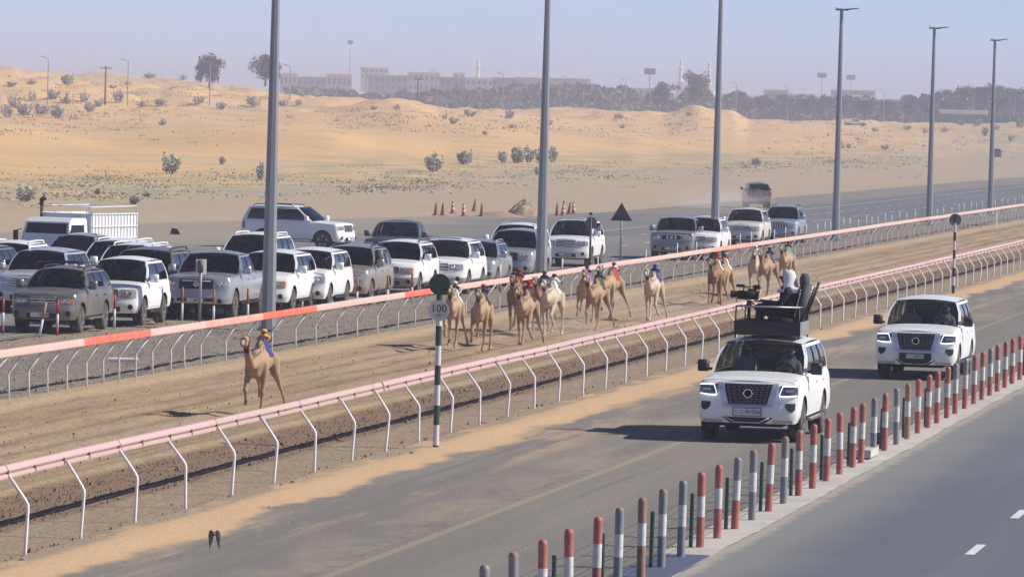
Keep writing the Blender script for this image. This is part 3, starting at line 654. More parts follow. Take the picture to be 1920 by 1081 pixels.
    q = MB(); q.box((0, (yf+yr)/2, .50), (2*(Wd-.36), L-.5, .40)); q.box((0, (ya+yb)/2, .52), (2*(Wd-.1), p['wb']-2*ra-.02, .26)); q.box((0, ya, .66), (2*(Wd-.34), 1.0, .5)); q.box((0, yb, .66), (2*(Wd-.34), 1.0, .5)); q.build('underbody', m_under, root)
    # cabin
    q = MB(); seat = p.get('seat_m') or m_int
    q.box((0, yc+.28, p['cowl']-.09), (2*(xg-.06), .5, .16)); q.build('dashboard', m_int if not p.get('seat_m') else seat, root, angle=.5)
    for sx_ in (-.42, .42):
        q = MB(); q.box((sx_, yc+1.20, .86), (.52, .55, .16)); q.box((sx_, yc+1.48, 1.16), (.50, .16, .62), rx=-.15, taper=.85); q.box((sx_, yc+1.55, 1.56), (.27, .11, .2), taper=.85); q.build('seat', seat, root, angle=.5)
    if not p['bed']:
        q = MB(); q.box((0, yc+2.35, 1.08), (1.4, .2, .65), rx=-.15); q.build('rear_seat', seat, root)
    q = MB(); ring_ = [(.42+.19*math.cos(a), yc+.62-.06*math.sin(a), p['cowl']+.02+.17*math.sin(a)) for a in np.linspace(0, 2*PI, 17)]; q.tube(ring_, .016, 6, caps=False); q.box((.42, yc+.6, p['cowl']+.02), (.12, .06, .09)); q.build('steering_wheel', m_trim, root, True)
    if p['bed']:
        q = MB(); y0, y1 = yrb+.06, yr-.1; q.box((0, (y0+y1)/2, .78), (2*(Wd-.12), y1-y0, .05)); q.box((0, y0, 1.0), (2*(Wd-.12), .05, .42)); q.box((0, y1, 1.0), (2*(Wd-.16), .06, .42))
        for s in (1, -1): q.box((s*(Wd-.13), (y0+y1)/2, 1.0), (.06, y1-y0, .42)); q.box((s*(Wd-.10), (y0+y1)/2, p['belt']+.006), (.10, y1-y0, .02))
        q.build('cargo_bed', [P], root)
    if p['sunroof']:
        MB().grid([[(x, y, z+.008) for x, y, z in (roof_pt(t, w) for t in np.linspace(-.55, .55, 7))] for w in np.linspace(.10, .30, 4)]).build('sunroof', g_dark, root, smooth=True)
    # tail lamps
    for s in (1, -1): spatch('tail_light', [(yr-.30, .86, 1.12), (yr-.24, .84, 1.13), (yr-.2, .84, 1.13)], m_tail, s, .012); patch('tail_light', [(s*.66, .86, 1.12), (s*.78, .86, 1.12), (s*.86, .86, 1.12)], m_tail, .014, fn=ry, sg=1)
    if p['spare']:
        ty, rm = wheel_meshes(r, p['tw'], 'six'); o = obj('spare_wheel', ty, root, (.12, yr+.10, .98)); o.rotation_euler = (0, 0, PI/2); q = MB(); q.lathe([(.30, .08), (.33, .10), (.335, .16), (.28, .18), (.001, .185)], 24, 'Y', (.12, yr+.07, .98)); q.build('spare_cover', p['spare'], root, angle=.5)
    if p.get('face'): p['face'](ctx)
    else: face_generic(ctx)
    return root
def plate(ctx, x, z, w=.50, h=.13, s=None, surround=None):
    c = ctx; y = c['fy'](x, z)-.035; q = MB(); q.box((x, y, z), (w, .02, h)); pl = q.build('licence_plate', m_plate, c['root'])
    fr = MB()
    for dz in (-h/2-.006, h/2+.006): fr.box((x, y-.004, z+dz), (w+.03, .022, .012))
    for dx in (-w/2-.008, w/2+.008): fr.box((x+dx, y-.004, z), (.014, .022, h+.002))
    fr.build('plate_frame', m_trim, pl)
    if s: text(s, h*.82, m_glyph, pl, (x+w*.19, y-.0125, z), (PI/2, 0, 0))
    else:
        q = MB()
        for k in range(5): q.box((x-.02+k*.045, y-.0115, z), (.026, .004, h*.55))
        q.build('plate_digits', m_glyph, pl)
    return pl, y
def face_generic(c):
    p = c['p']; patch = c['patch']; P = p['paint']; z0, z1 = p['gz']; gx = p['gx']
    if p['grille'] in ('bars', 'slots', 'split'):
        xs = np.linspace(-gx, gx, 9); g = patch('grille', [(x, z0, z1) for x in xs], m_trim, .012); bm_ = p.get('grille_m') or m_chr
        q = MB()
        if p['grille'] == 'bars':
            for k in range(p.get('nbar', 3)):
                zc = z0+(z1-z0)*(k+.5)/p.get('nbar', 3)
                for xa, xb in zip(xs, xs[1:]): q.add([(xa, c['fy'](xa, zc)-.03, zc-.014), (xb, c['fy'](xb, zc)-.03, zc-.014), (xb, c['fy'](xb, zc)-.03, zc+.014), (xa, c['fy'](xa, zc)-.03, zc+.014)], [(0, 1, 2, 3)])
            q.lathe([(.075, -.05), (.075, -.035), (.055, -.035), (.055, -.05)], 16, 'Y', (0, c['fy'](0, (z0+z1)/2)+.0, (z0+z1)/2))
        elif p['grille'] == 'slots':
            for k in range(6): x = -gx+2*gx*(k+.5)/6; q.box((x, c['fy'](x, (z0+z1)/2)-.02, (z0+z1)/2), (.05, .03, (z1-z0)*.96))
        else:
            for sgn in (-1, 1): q.box((sgn*gx*.45, c['fy'](.2, (z0+z1)/2)-.02, (z0+z1)/2), (.06, .03, (z1-z0)*1.0), taper=.8)
            q.lathe([(.07, -.05), (.07, -.03), (.05, -.03), (.05, -.05)], 16, 'Y', (0, c['fy'](0, (z0+z1)/2), (z0+z1)/2)); q.box((0, c['fy'](0, (z0+z1)/2)-.03, (z0+z1)/2), (.15, .02, .02))
        if p['grille'] == 'bars' and p.get('nbar', 3) == 0: q.box((0, c['fy'](0, z1-.02)-.03, z1-.02), (gx*1.7, .02, .025)); q.box((0, c['fy'](0, (z0+z1)/2)-.03, (z0+z1)/2), (.17, .02, .02))
        q.build('grille_bar', bm_ if p.get('nbar', 3) else m_chr, g)
        fr = MB(); pts = [(x, c['fy'](x, z1+.012)-.015, z1+.012) for x in xs]; fr.tube(pts, .016, 6); pts = [(x, c['fy'](x, z0-.012)-.015, z0-.012) for x in xs]; fr.tube(pts, .014, 6); fr.build('grille_surround', bm_ if p['grille'] != 'split' else P, g, True)
    ha, hb = p['hx']; za, zb = p['hz']; lm = p['lamp'] or m_lamp
    for s in (1, -1):
        cols_ = [(s*x, za+(.02 if x > hb-.06 else 0), zb-(.015 if x > hb-.06 else 0)) for x in np.linspace(ha, hb, 6)]
        h = patch('headlight', cols_, lm, .014); q = MB()
        for k in (.3, .62): x = s*(ha+(hb-ha)*k); q.lathe([(.062, -.018), (.058, -.032), (.02, -.026), (.001, -.026)], 12, 'Y', (x, c['fy'](x, (za+zb)/2), (za+zb)/2))
        q.build('reflector', m_chr, h, True)
        if p['amber']: patch('indicator', [(s*x, za+.01, zb-.01) for x in (hb-.11, hb-.06, hb-.015)], m_amb, .022)
        if p['fog']: x = s*.70; q = MB(); q.lathe([(.075, -.01), (.07, -.03), (.05, -.028), (.001, -.02)], 14, 'Y', (x, c['fy'](x, .54), .54)); q.build('fog_light', m_trim, c['root'], True)
    ix, i0, i1 = p['intake']; patch('air_intake', [(x, i0, i1) for x in np.linspace(-ix, ix, 7)], m_trim, .010)
    if p['plate']: plate(c, p.get('plate_x', 0), p.get('plate_z', .50), s=p['plate'] if isinstance(p['plate'], str) else None)
m_wing = pm('satin_wing', (.60, .63, .72), .3, .45, var=.05)
def face_patrol(c):
    patch = c['patch']; root = c['root']; P = c['p']['paint']; fy = c['fy']
    # mesh grille tapering downward, bright wings beside it
    zt_, zb_ = 1.122, .725
    def gxz(z, w0, w1): return w1+(w0-w1)*(z-zb_)/(zt_-zb_)
    b = MB(); rows = 7; cols_ = 12; A_ = [[(lambda t, z: (t*gxz(z, .47, .365), fy(t*gxz(z, .47, .365), z)-.014, z))(t, z) for t in np.linspace(-1, 1, cols_+1)] for z in np.linspace(zb_, zt_, rows+1)]
    b.grid(A_, flip=True); g = b.build('grille', m_trim, root)
    q = MB()
    for i in range(9):
        z = zb_+.02+(zt_-zb_-.04)*i/8; w = gxz(z, .45, .35); n = 9 if i % 2 == 0 else 8
        for k in range(n):
            x = (-1+2*(k+.5)/n)*w; q.box((x, fy(x, z)-.022, z), (.050, .010, .010))
    q.build('grille_mesh', pm('smoked_chrome', (.26, .27, .29), .3, .6), g)
    e = MB(); zc = .94; e.lathe([(.088, -.050), (.088, -.030), (.068, -.030), (.068, -.050)], 24, 'Y', (0, fy(0, zc), zc)); e.box((0, fy(0, zc)-.042, zc), (.20, .014, .036)); e.build('emblem', m_chr, g)
    for s in (1, -1):
        b = MB(); A_ = []
        for z in np.linspace(zb_-.03, zt_+.012, 7):
            a, w = gxz(z, .475, .37), gxz(z, .585, .47); A_.append([(s*x, fy(x, z)-.028, z) for x in np.linspace(a, w, 4)]+[(s*(w+.005), fy(w, z)+.02, z)])
        b.grid(A_, flip=s > 0); b.build('grille_wing', m_wing, root, angle=.7)
    q = MB(); A_ = [[(x, fy(x, z)-.028, z) for x in np.linspace(-.47, .47, 9)] for z in (zb_-.035, zb_+.0)]; q.grid(A_, flip=True); q.build('grille_base', m_wing, root)
    for s in (1, -1):
        h = patch('headlight', [(s*x, .893, 1.095-.02*max(0, x-.8)) for x in np.linspace(.60, .945, 7)], pm('dark_lamp', (.10, .12, .16), .1, .2, coat=.8), .016)
        d = MB()
        def strip(pts, t=.016):
            d.tube([(s*x, fy(x, z)-.028, z) for x, z in pts], t, 6)
        strip([(.94, 1.083), (.85, 1.090), (.74, 1.092), (.665, 1.090)], .011); strip([(.665, 1.090), (.635, 1.02), (.60, .913)], .007); strip([(.60, .900), (.70, .896), (.82, .900), (.93, .913)], .013)
        d.build('running_light', m_drl, h, True)
        d = MB(); d.box((s*.80, fy(.8, 1.0)-.03, 1.0), (.16, .03, .05)); d.build('projector', m_lamp, h)
        f = patch('fog_recess', [(s*x, lo, .765) for x, lo in ((.72, .70), (.76, .64), (.82, .60), (.87, .61), (.905, .66))], m_trim, .012)
    q = MB(); A_ = [[(x, fy(x, z)-.012, z) for x in np.linspace(-w, w, 9)] for z, w in ((.375, .32), (.41, .38), (.45, .43), (.485, .50))]; q.grid(A_, flip=True); k = q.build('lower_intake', m_trim, root)
    q = MB()
    q.tube([(-.42, fy(.42, .48)-.03, .485), (-.24, fy(.24, .40)-.035, .395), (0, fy(0, .39)-.035, .385), (.24, fy(.24, .40)-.035, .395), (.42, fy(.42, .48)-.03, .485)], .014, 6); q.build('skid_bar', pm('skid_silver', (.5, .49, .47), .4, .3), k, True)
    patch('skid_plate', [(s_*x, .375, .44) for s_, x in ((-1, .86), (-1, .66), (-1, .48))], pm('skid_silver', (.5, .49, .47), .4, .3), .006); patch('skid_plate', [(x, .375, .44) for x in (.48, .66, .86)], pm('skid_silver', (.5, .49, .47), .4, .3), .006)
    if c['p'].get('number'):
        pl, y = plate(c, .0, .59, .52, .135); [bpy.data.objects.remove(o) for o in list(pl.children) if o.name.startswith('plate_digits')]
        text('81056', .115, m_glyph, pl, (.115, y-.0125, .59), (PI/2, 0, 0)); text('4', .08, m_glyph, pl, (-.215, y-.0125, .595), (PI/2, 0, 0))
        q = MB(); [q.box((-.10, y-.0115, .59+dz), (.11, .003, .012)) for dz in (-.03, 0, .03)]; q.build('plate_script', pm('script_grey', (.35, .36, .38), .6), pl)
    else:
        q = MB(); q.box((0, fy(0, .57)-.02, .565), (.78, .03, .17)); k2 = q.build('plate_holder', m_trim, root)
        q = MB(); q.box((0, fy(0, .57)-.045, .575), (.42, .02, .105)); k3 = q.build('licence_plate', pm('plate_grey', (.55, .56, .58), .5), k2); text('70810', .07, m_glyph, k2, (.07, fy(0, .57)-.058, .575), (PI/2, 0, 0))
    for s in (1, -1):
        c['spatch']('side_vent', [(c['ya']+.52, .96, 1.06), (c['ya']+.62, .95, 1.07)], m_chr, s, .012)
g_pat = glass('patrol_windscreen', (.40, .45, .44))
T = {}
T['lc100'] = dict(L=4.89, W=.97, H=1.86, hoodf=1.08, cowl=1.19, belt=1.20, cowl_d=1.42, ws=.62, gx=.38, gz=(.80, 1.0), hx=(.42, .84), hz=(.79, .99), grille='bars', nbar=3, board=True)
T['lc200'] = dict(L=4.95, W=.985, H=1.92, hoodf=1.10, cowl=1.20, belt=1.22, cowl_d=1.45, ws=.75, gx=.40, gz=(.82, 1.06), hx=(.46, .90), hz=(.86, 1.05), grille='bars', nbar=4, board='chrome', wheel='five')
T['lx'] = dict(T['lc100'], gx=.36, gz=(.82, 1.02), hx=(.40, .86), hz=(.82, 1.02), nbar=2)
T['y61'] = dict(L=5.0, W=.965, H=1.86, hoodf=1.13, cowl=1.21, belt=1.22, cowl_d=1.50, ws=.50, roof_in=.19, nf=4.2, Df=.30, gx=.40, gz=(.88, 1.06), hx=(.46, .88), hz=(.85, 1.05), grille='split', board=True, base=[0, .03, .35, .385, .65, .685, .95, 1])
T['prado3'] = dict(L=4.35, W=.94, H=1.87, wb=2.45, fo=.88, hoodf=1.06, cowl=1.17, belt=1.19, cowl_d=1.36, ws=.66, doors=3, base=[0, .03, .50, .56, .93, 1], top=[0, .035, .44, .50, .93, 1], gx=.34, gz=(.80, 1.0), grille='slots', hx=(.42, .84), hz=(.78, 1.02))
T['prado'] = dict(L=4.75, W=.94, H=1.88, wb=2.79, hoodf=1.06, cowl=1.17, belt=1.19, gx=.38, gz=(.80, 1.02), grille='slots', hx=(.46, .86), hz=(.78, 1.02))
T['pathf'] = dict(L=4.70, W=.91, H=1.74, wb=2.70, r=.375, hoodf=1.02, cowl=1.14, belt=1.15, cowl_d=1.40, ws=.66, gx=.36, gz=(.80, .95), hx=(.42, .82), hz=(.78, .92), grille='bars', nbar=2, fprof=[(.30, .12), (.42, .02), (.60, 0), (.72, .0), (.75, .09), (1.1, .12)])
T['tundra'] = dict(L=5.8, W=1.015, H=1.94, wb=3.70, fo=.98, r=.42, sill=.52, fb=.46, hoodf=1.20, cowl=1.27, belt=1.29, cowl_d=1.70, ws=.70, gx=.50, gz=(.90, 1.13), hx=(.58, .93), hz=(.92, 1.12), grille='bars', nbar=0, bed=(.95,), base=[0, .04, .50, .55, .93, 1], top=[0, .05, .47, .53, .93, 1], rails=False, intake=(.55, .52, .62), plate_z=.56, wheel='ten', low=.68)
T['armada'] = dict(T['lc200'], L=5.2, W=1.0, H=1.95, gx=.46, nbar=3, hx=(.52, .9))
T['cross'] = dict(L=4.55, W=.91, H=1.68, wb=2.66, r=.35, tw=.235, sill=.36, fb=.28, rb=.4, hoodf=.94, cowl=1.06, belt=1.08, cowl_d=1.18, ws=.85, gx=.36, gz=(.66, .84), hx=(.46, .84), hz=(.70, .86), nbar=2, board=False, intake=(.40, .32, .44))
T['y62'] = dict(L=5.30, W=.995, H=1.94, wb=3.075, fo=.95, r=.405, sill=.47, fb=.37, hoodf=1.15, cowl=1.25, belt=1.26, cowl_d=1.50, ws=.78, roof_in=.21, Df=.36, nf=3.6, face=face_patrol, rails=False, mirror=m_trim, wheel='six', wind=g_pat, side=glass('patrol_side_glass', (.30, .33, .33)), board='chrome', fprof=[(.30, .10), (.40, .03), (.55, 0), (.68, .01), (.72, .03), (.95, .05), (1.06, .07), (1.15, .13)])

# cars are placed by the ground contact of a front wheel, or by a point of the roof
G1 = 'cars following the race beside the track'
def place(kind, px, py, name, label, rz=0.0, group=G1, cat='car', extra=None, by='wheel'):
    s = dict(DEF); s.update(T[kind]); s.update(extra or {}); d = dict(T[kind]); d.update(extra or {})
    yf = -s['L']/2
    if by == 'wheel': l = (s['W']-.03-s['tw']/2, yf+s['fo'], 0.0)
    elif by == 'wheel_r': l = (-(s['W']-.03-s['tw']/2), yf+s['fo'], 0.0)
    elif by == 'rear': l = (0, yf+s['fo']+s['wb'], 0.0)
    elif by == 'tail': l = (s['W']-s['roof_in'], s['L']/2-s['rear_top'], s['H']-.13)
    else: l = (0.0, yf+s['cowl_d']+s['ws']-.07, s['H']-.13)
    w = at(px, py, l[2]); c_, s_ = math.cos(rz), math.sin(rz)
    return car(name, label, d, (w.x-(c_*l[0]-s_*l[1]), w.y-(s_*l[0]+c_*l[1]), 0), rz, group, cat)
dk = glass('dark_windscreen', (.10, .11, .115))
def ex(P, **k): return dict(paint=P, wind=dk, **k)
cA = place('y62', 1493, 827, 'camera_car', 'white camera car driving nearest the bollards with black rack on its roof', 0, None, 'car', dict(paint=P_white, number=True))
cB = place('y62', 1787, 711, 'chase_car', 'white off-roader with bare roof driving behind the camera car', 0, None, 'car', dict(paint=P_white))
V = {}
V['path'] = place('pathf', 144, 624, 'off_road_car', 'dusty grey off-roader with black roof rack, foremost at the left of the parked row', .02, extra=dict(paint=P_grey, wind=g_mid, amber=True, lamp=m_lampo, plate='70848', plate_x=-.05, rail_m=m_trim, rackbars=True, board='chrome'))
V['prado3'] = place('prado3', 261, 610, 'off_road_car', 'white three-door off-roader with cloudy headlights, right of the dusty grey one', .02, extra=dict(paint=P_white, wind=g_mid, rails=False, lamp=m_lampo, seat_m=m_intb))
V['tundra'] = place('tundra', 433, 598, 'pickup_truck', 'silver double-cab pickup with big black grille standing behind the post with box', .02, extra=ex(P_silver, grille_m=m_trim, chrome_bumper=P_silver), cat='pickup')
V['seq'] = place('lc100', 542, 588, 'off_road_car', 'white off-roader with amber side lamps just right of the nearest lamp post', .02, extra=ex(P_white, amber=True, rails=False, lamp=m_lampo))
V['y61'] = place('y61', 611, 581, 'off_road_car', 'white boxy off-roader with round black fog lamp, driver in white visible', .03, extra=dict(paint=P_white, wind=g_mid, rails=False, grille_m=P_white))
V['champ'] = place('lc100', 689, 571, 'off_road_car', 'champagne off-roader between two white ones, grey box post before it', .02, extra=ex(P_champ, rail_m=m_trim))
V['w100'] = place('lc100', 779, 557, 'off_road_car', 'white off-roader with grey bumper and dark grille left of the hundred metre sign', .02, extra=ex(P_white, rail_m=m_trim, chrome_bumper=pm('bumper_grey', (.32, .30, .28), .5), low=.66, amber=True, lamp=m_lampo))
V['lx'] = place('lx', 871, 551, 'off_road_car', 'white off-roader with twin round headlamps and sunroof behind the hundred metre sign', .02, extra=dict(paint=P_white, wind=g_mid, rails=False, sunroof=True, seat_m=m_intb, chrome_bumper=P_silver, low=.6))
V['rav'] = place('cross', 926, 541, 'small_car', 'small silver crossover squeezed between larger off-roaders', .03, extra=ex(P_silver))
V['s200'] = place('lc200', 997, 529, 'off_road_car', 'silver off-roader with broad dark grille left of the second lamp post', .02, extra=ex(P_silver, rails=False, grille_m=m_trim, sunroof=False))
V['w200b'] = place('lc200', 968, 424, 'off_road_car', 'white off-roader with roof rails half hidden behind the silver one by the second lamp post', .0, extra=ex(P_white), by='roof')
V['w200'] = place('lc200', 1103, 500, 'off_road_car', 'white off-roader with barred chrome grille right of the second lamp post', .02, extra=dict(paint=P_white, wind=g_mid, rails=False, sunroof=True))
V['blue'] = place('tundra', 746, 418, 'pickup_truck', 'dark slate blue pickup standing alone behind the white off-roaders', .05, extra=dict(paint=P_blue, wind=g_clear, grille_m=P_blue), cat='pickup', by='roof')
V['side'] = place('lc200', 606, 468, 'off_road_car', 'white off-roader seen from its side, turning across the lot', math.radians(78), extra=ex(P_white, rail_m=m_trim), by='wheel_r')
V['inf'] = place('armada', 474, 443, 'off_road_car', 'white off-roader with roof rails behind the nearest lamp post, second row', .02, extra=ex(P_white, rail_m=P_white), by='roof')
V['arm'] = place('armada', 274, 472, 'off_road_car', 'dark bronze off-roader with roof rails directly behind the white three-door', .02, extra=ex(paint('bronze', (.20, .17, .135), .34, .4, .4), rail_m=m_trim), by='roof')
V['cross'] = place('cross', 143, 444, 'small_car', 'silver blue crossover right in front of the cage truck', .02, extra=ex(P_lblue, rails=False), by='roof')
V['leftw'] = place('prado', 14, 459, 'off_road_car', 'white off-roader with pale roof rails at the left edge, back row', .02, extra=ex(P_white, rail_m=P_white), by='roof')
V['pale'] = place('lc100', 77, 473, 'off_road_car', 'pale silver off-roader behind the roof rack of the dusty grey one', .02, extra=ex(paint('pale_silver', (.60, .62, .66), .3, .3), rails=False), by='roof')
V['w21'] = place('lc200', 217, 455, 'off_road_car', 'white off-roader with white roof rails below the rear of the cage truck', .02, extra=ex(P_white, rail_m=P_white), by='roof')
V['w22'] = place('lc100', 246, 463, 'off_road_car', 'white off-roader almost hidden behind the dark bronze one', .02, extra=ex(P_white, rail_m=P_white), by='roof')
V['edge'] = place('lc100', 27, 463, 'off_road_car', 'dusty dark grey off-roader cut by the left edge, its flank in view', .03, extra=ex(P_gun, rails=False), by='tail')
V['g61'] = place('y61', 1297, 487, 'off_road_car', 'greenish silver off-roader leading the group by the third lamp post', .02, extra=ex(paint('greenish_silver', (.36, .36, .34), .32, .4), rails=False, grille_m=m_chr))
V['w25'] = place('lc100', 1318, 411, 'off_road_car', 'white off-roader half hidden behind the third lamp post', .02, extra=ex(P_white, rails=False), by='roof')
V['cream'] = place('lc100', 1424, 463, 'off_road_car', 'cream white off-roader right of the third lamp post', .02, extra=dict(paint=P_cream, wind=g_mid, rails=False))
V['ice'] = place('prado', 1492, 456, 'off_road_car', 'ice blue off-roader with upright grille slots, rightmost of its group', .02, extra=ex(P_lblue, rail_m=m_trim))
V['away'] = place('y61', 1421, 390, 'off_road_car', 'dark grey off-roader driving away with spare wheel and dust behind it', PI+.22, extra=dict(paint=P_gun, spare=P_gun, rails=False, W=.88, H=1.80, L=4.4, wb=2.5, cowl_d=1.3, plate=False), by='rear')
V['far1'] = place('prado', 1868, 297, 'off_road_car', 'small dark off-roader driving away at the far right', PI+.1, extra=dict(paint=P_black, spare=P_black, rails=False, plate=False), by='rear')
pw = onground(1604, 1330, 0.02)
V['far2'] = car('pickup_truck', 'tiny white pickup far away before the distant trees', dict(T['tundra'], paint=P_white), pw, PI/2+.1, None, 'pickup')
# roof rack bars on the dusty grey one
q = MB(); [q.tube([(-.62, y, 1.84), (.62, y, 1.84)], .02, 6) for y in (-.35, .2, .75)]; q.tube([(-.62, -.5, 1.80), (-.62, -.35, 1.86), (.62, -.35, 1.86), (.62, -.5, 1.80)], .02, 6); q.build('roof_rack', m_trim, V['path'], True)

# cage truck
tw = at(105, 413, 2.02); tr = thing('cage_truck', 'white cab-over truck with white livestock cage parked behind the crossover', 'truck', (tw.x, tw.y+.25, 0), -.24)
q = MB()
prof = [(-.95, .55), (-1.0, .95), (-.98, 1.2), (-.72, 1.98), (-.55, 2.10), (.45, 2.12), (.55, 2.05), (.58, .55)]; n = len(prof)
def cabx(z): return .95-.10*max(0, (z-1.15)/.95)
Lp = [(cabx(z), y, z) for y, z in prof]; Rp = [(-cabx(z), y, z) for y, z in prof]
q.add(Lp+Rp, [tuple(range(n)), tuple(range(2*n-1, n-1, -1))]+[(i, (i+1) % n, n+(i+1) % n, n+i) for i in range(n)])
q.build('cab', [P_white], tr, angle=.5)
def cq(nm, pts, mat): MB().add(pts, [tuple(range(len(pts)))]).build(nm, mat, tr)
cq('windscreen', [(-.84, -.965, 1.22), (.84, -.965, 1.22), (.78, -.745, 1.93), (-.78, -.745, 1.93)], dk)
for s in (1, -1):
    cq('side_window', [(s*(cabx(1.28)+.006), -.80, 1.28), (s*(cabx(1.28)+.006), .30, 1.28), (s*(cabx(1.88)+.006), .30, 1.88), (s*(cabx(1.88)+.006), -.60, 1.88)], g_dark)
    m_ = MB(); m_.box((s*1.12, -.98, 1.45), (.16, .08, .42)); m_.tube([(s*.9, -.9, 1.7), (s*1.12, -.95, 1.66)], .015, 6); m_.build('mirror', m_trim, tr)
    for y in (-.45, 2.6):
        ty, rm = wheel_meshes(.40, .26, 'six'); w_ = obj('wheel', ty, tr, (s*.80, y, .40), 0 if s > 0 else PI); obj('rim', rm, w_)
    h_ = MB(); h_.box((s*.72, -1.0, .82), (.30, .05, .16)); h_.build('headlight', m_lamp, tr)
q = MB(); q.box((0, -.99, .60), (1.86, .12, .22)); q.build('bumper', m_trim, tr); q = MB(); q.box((0, 1.3, .62), (.9, 4.6, .25)); q.build('chassis', m_under, tr)
q = MB(); q.box((0, 2.3, .92), (2.0, 3.4, .14)); q.build('deck', P_white, tr)
m_cage = pm('cage_white', (.76, .76, .75), .5, var=.06, dirt=((.4, .34, .28), .25, 3.0))
q = MB(); q.box((0, .63, 1.62), (1.98, .05, 1.30)); q.build('head_board', paint('board_blue', (.52, .56, .66)), tr)
for s in (1, -1):
    q = MB(); q.box((s*.985, 2.3, 1.62), (.03, 3.36, 1.28)); pn = q.build('side_panel', m_cage, tr)
    for k in range(15): q = MB(); q.box((s*1.012, .68+k*.235, 1.63), (.035, .035, 1.36)); q.build('upright', m_cage, pn)
    for z in (1.02, 1.42, 1.82, 2.26): q = MB(); q.box((s*1.03, 2.3, z), (.03, 3.38, .04)); q.build('cross_rail', m_cage, pn)
q = MB()
for s in (1, -1): q.tube([(s*.95, .65, 2.28), (s*.95, .65, 2.5), (s*.95, 4.0, 2.52), (s*.95, 4.0, 2.28)], .02, 6)
for y in (.65, 1.7, 2.8, 4.0): q.tube([(-.95, y, 2.5), (.95, y, 2.5)], .02, 6)
q.build('top_frame', m_cage, tr, True)
q = MB(); q.tube([(-1.0, .60, .9), (-1.0, .60, 2.55)], .045, 8); q.tube([(-1.0, .60, 2.5), (-1.0, .62, 2.72), (-.93, .64, 2.80), (-.86, .66, 2.70)], [.06, .09, .09, .05], 10); q.build('exhaust_stack', m_trim, tr, True)

# ------------------------------------------------------------------ people
m_robe = pm('white_robe', (.62, .62, .61), .9, var=.08, scale=6); m_skin = pm('skin_brown', (.30, .17, .11), .6, var=.1, scale=8); m_black = pm('black_cloth', (.02, .02, .025), .9, var=.3, scale=8); m_navy = pm('navy_cloth', (.03, .045, .10), .9, var=.2, scale=8); m_scarf = pm('white_scarf', (.66, .66, .68), .9, var=.08, scale=10)
def pbody(): # seated, facing -Y, hands forward on a wheel; origin at the seat
    caps = [((0, .02, .08), .155, (0, .05, .48), .165), ((-.17, .05, .47), .075, (.17, .05, .47), .075), ((0, .05, .5), .06, (0, .03, .60), .052),
            ((-.09, 0, .07), .095, (-.11, -.42, .10), .075), ((.09, 0, .07), .095, (.11, -.42, .10), .075), ((-.11, -.42, .10), .065, (-.11, -.48, -.30), .05), ((.11, -.42, .10), .065, (.11, -.48, -.30), .05)]
    for s in (-1, 1): caps += [((s*.20, .05, .45), .062, (s*.25, -.10, .22), .05), ((s*.25, -.10, .22), .046, (s*.15, -.34, .30), .036)]
    return organic(caps, .022, 3)
pb_me = pbody(); pb_me.materials.append(m_robe)
hd = organic([((0, -.005, .66), .082, (0, .005, .72), .092), ((0, -.09, .67), .014, (0, -.095, .69), .010), ((0, .03, .58), .05, (0, .02, .64), .05)], .012, 2); hd.materials.append(m_skin)
hm = organic([((.15, -.34, .30), .032, (.14, -.40, .33), .026), ((-.15, -.34, .30), .032, (-.14, -.40, .33), .026)], .012, 1); hm.materials.append(m_skin)
hk = MB()
hk.lathe([(.055, .835), (.09, .80), (.108, .74), (.112, .66), (.15, .55), (.19, .46)], 18, 'Z', (0, .03, 0)); hk.v = [(x, y if y > -.02 or z > .735 else y*0+(-.02), z) for x, y, z in hk.v]
hk_me = hk.mesh('headscarf', m_scarf, True); ag = MB(); ag.tube([(.104*math.cos(a), .03+.104*math.sin(a), .79) for a in np.linspace(0, 2*PI, 15)], .011, 6, caps=False); ag_me = ag.mesh('cord', m_black, True)
def occupant(c, spec, side, label):
    s = dict(DEF); s.update(T[spec]); yc = -s['L']/2+s['cowl_d']; R_ = Matrix.Rotation(c.rotation_euler[2], 3, 'Z'); o = c.location+R_ @ Vector((side*.42, yc+1.22, .93))
    t = thing('person', label, 'person', o, c.rotation_euler[2]); obj('body', pb_me, t); obj('head', hd, t); k = obj('headscarf', hk_me, t); obj('cord', ag_me, k); obj('hand', hm, t)
occupant(cA, 'y62', 1, 'driver in white robe and headscarf at the wheel of the camera car')
occupant(cA, 'y62', -1, 'passenger in white beside the driver of the camera car')
occupant(cB, 'y62', 1, 'driver in white robe and headscarf in the car behind the camera car')
occupant(cB, 'y62', -1, 'passenger in white in the car behind the camera car')
occupant(V['prado3'], 'prado3', 1, 'driver in white headscarf inside the white three-door off-roader')
occupant(V['path'], 'pathf', 1, 'driver in white inside the dusty grey off-roader')
occupant(V['y61'], 'y61', 1, 'driver in white headscarf inside the white boxy off-roader')
occupant(V['lx'], 'lx', 1, 'driver in white inside the off-roader behind the hundred metre sign')
occupant(V['w200'], 'lc200', 1, 'driver in white inside the off-roader right of the second lamp post')
occupant(V['cream'], 'lc100', 1, 'driver in white inside the cream off-roader')
q = MB(); q.box((.08, -1.02, 1.27), (.28, .12, .13)); q.build('tissue_box', pm('box_green', (.22, .24, .10), .7), cA); q = MB(); q.box((-.22, -1.05, 1.24), (.26, .05, .05)); q.build('dash_plaque', m_plate, cA)
q = MB(); q.tube([(-.02, -1.42, 1.24), (-.02, -1.41, 1.42)], .008, 6); q.build('aerial', m_chr, cA)

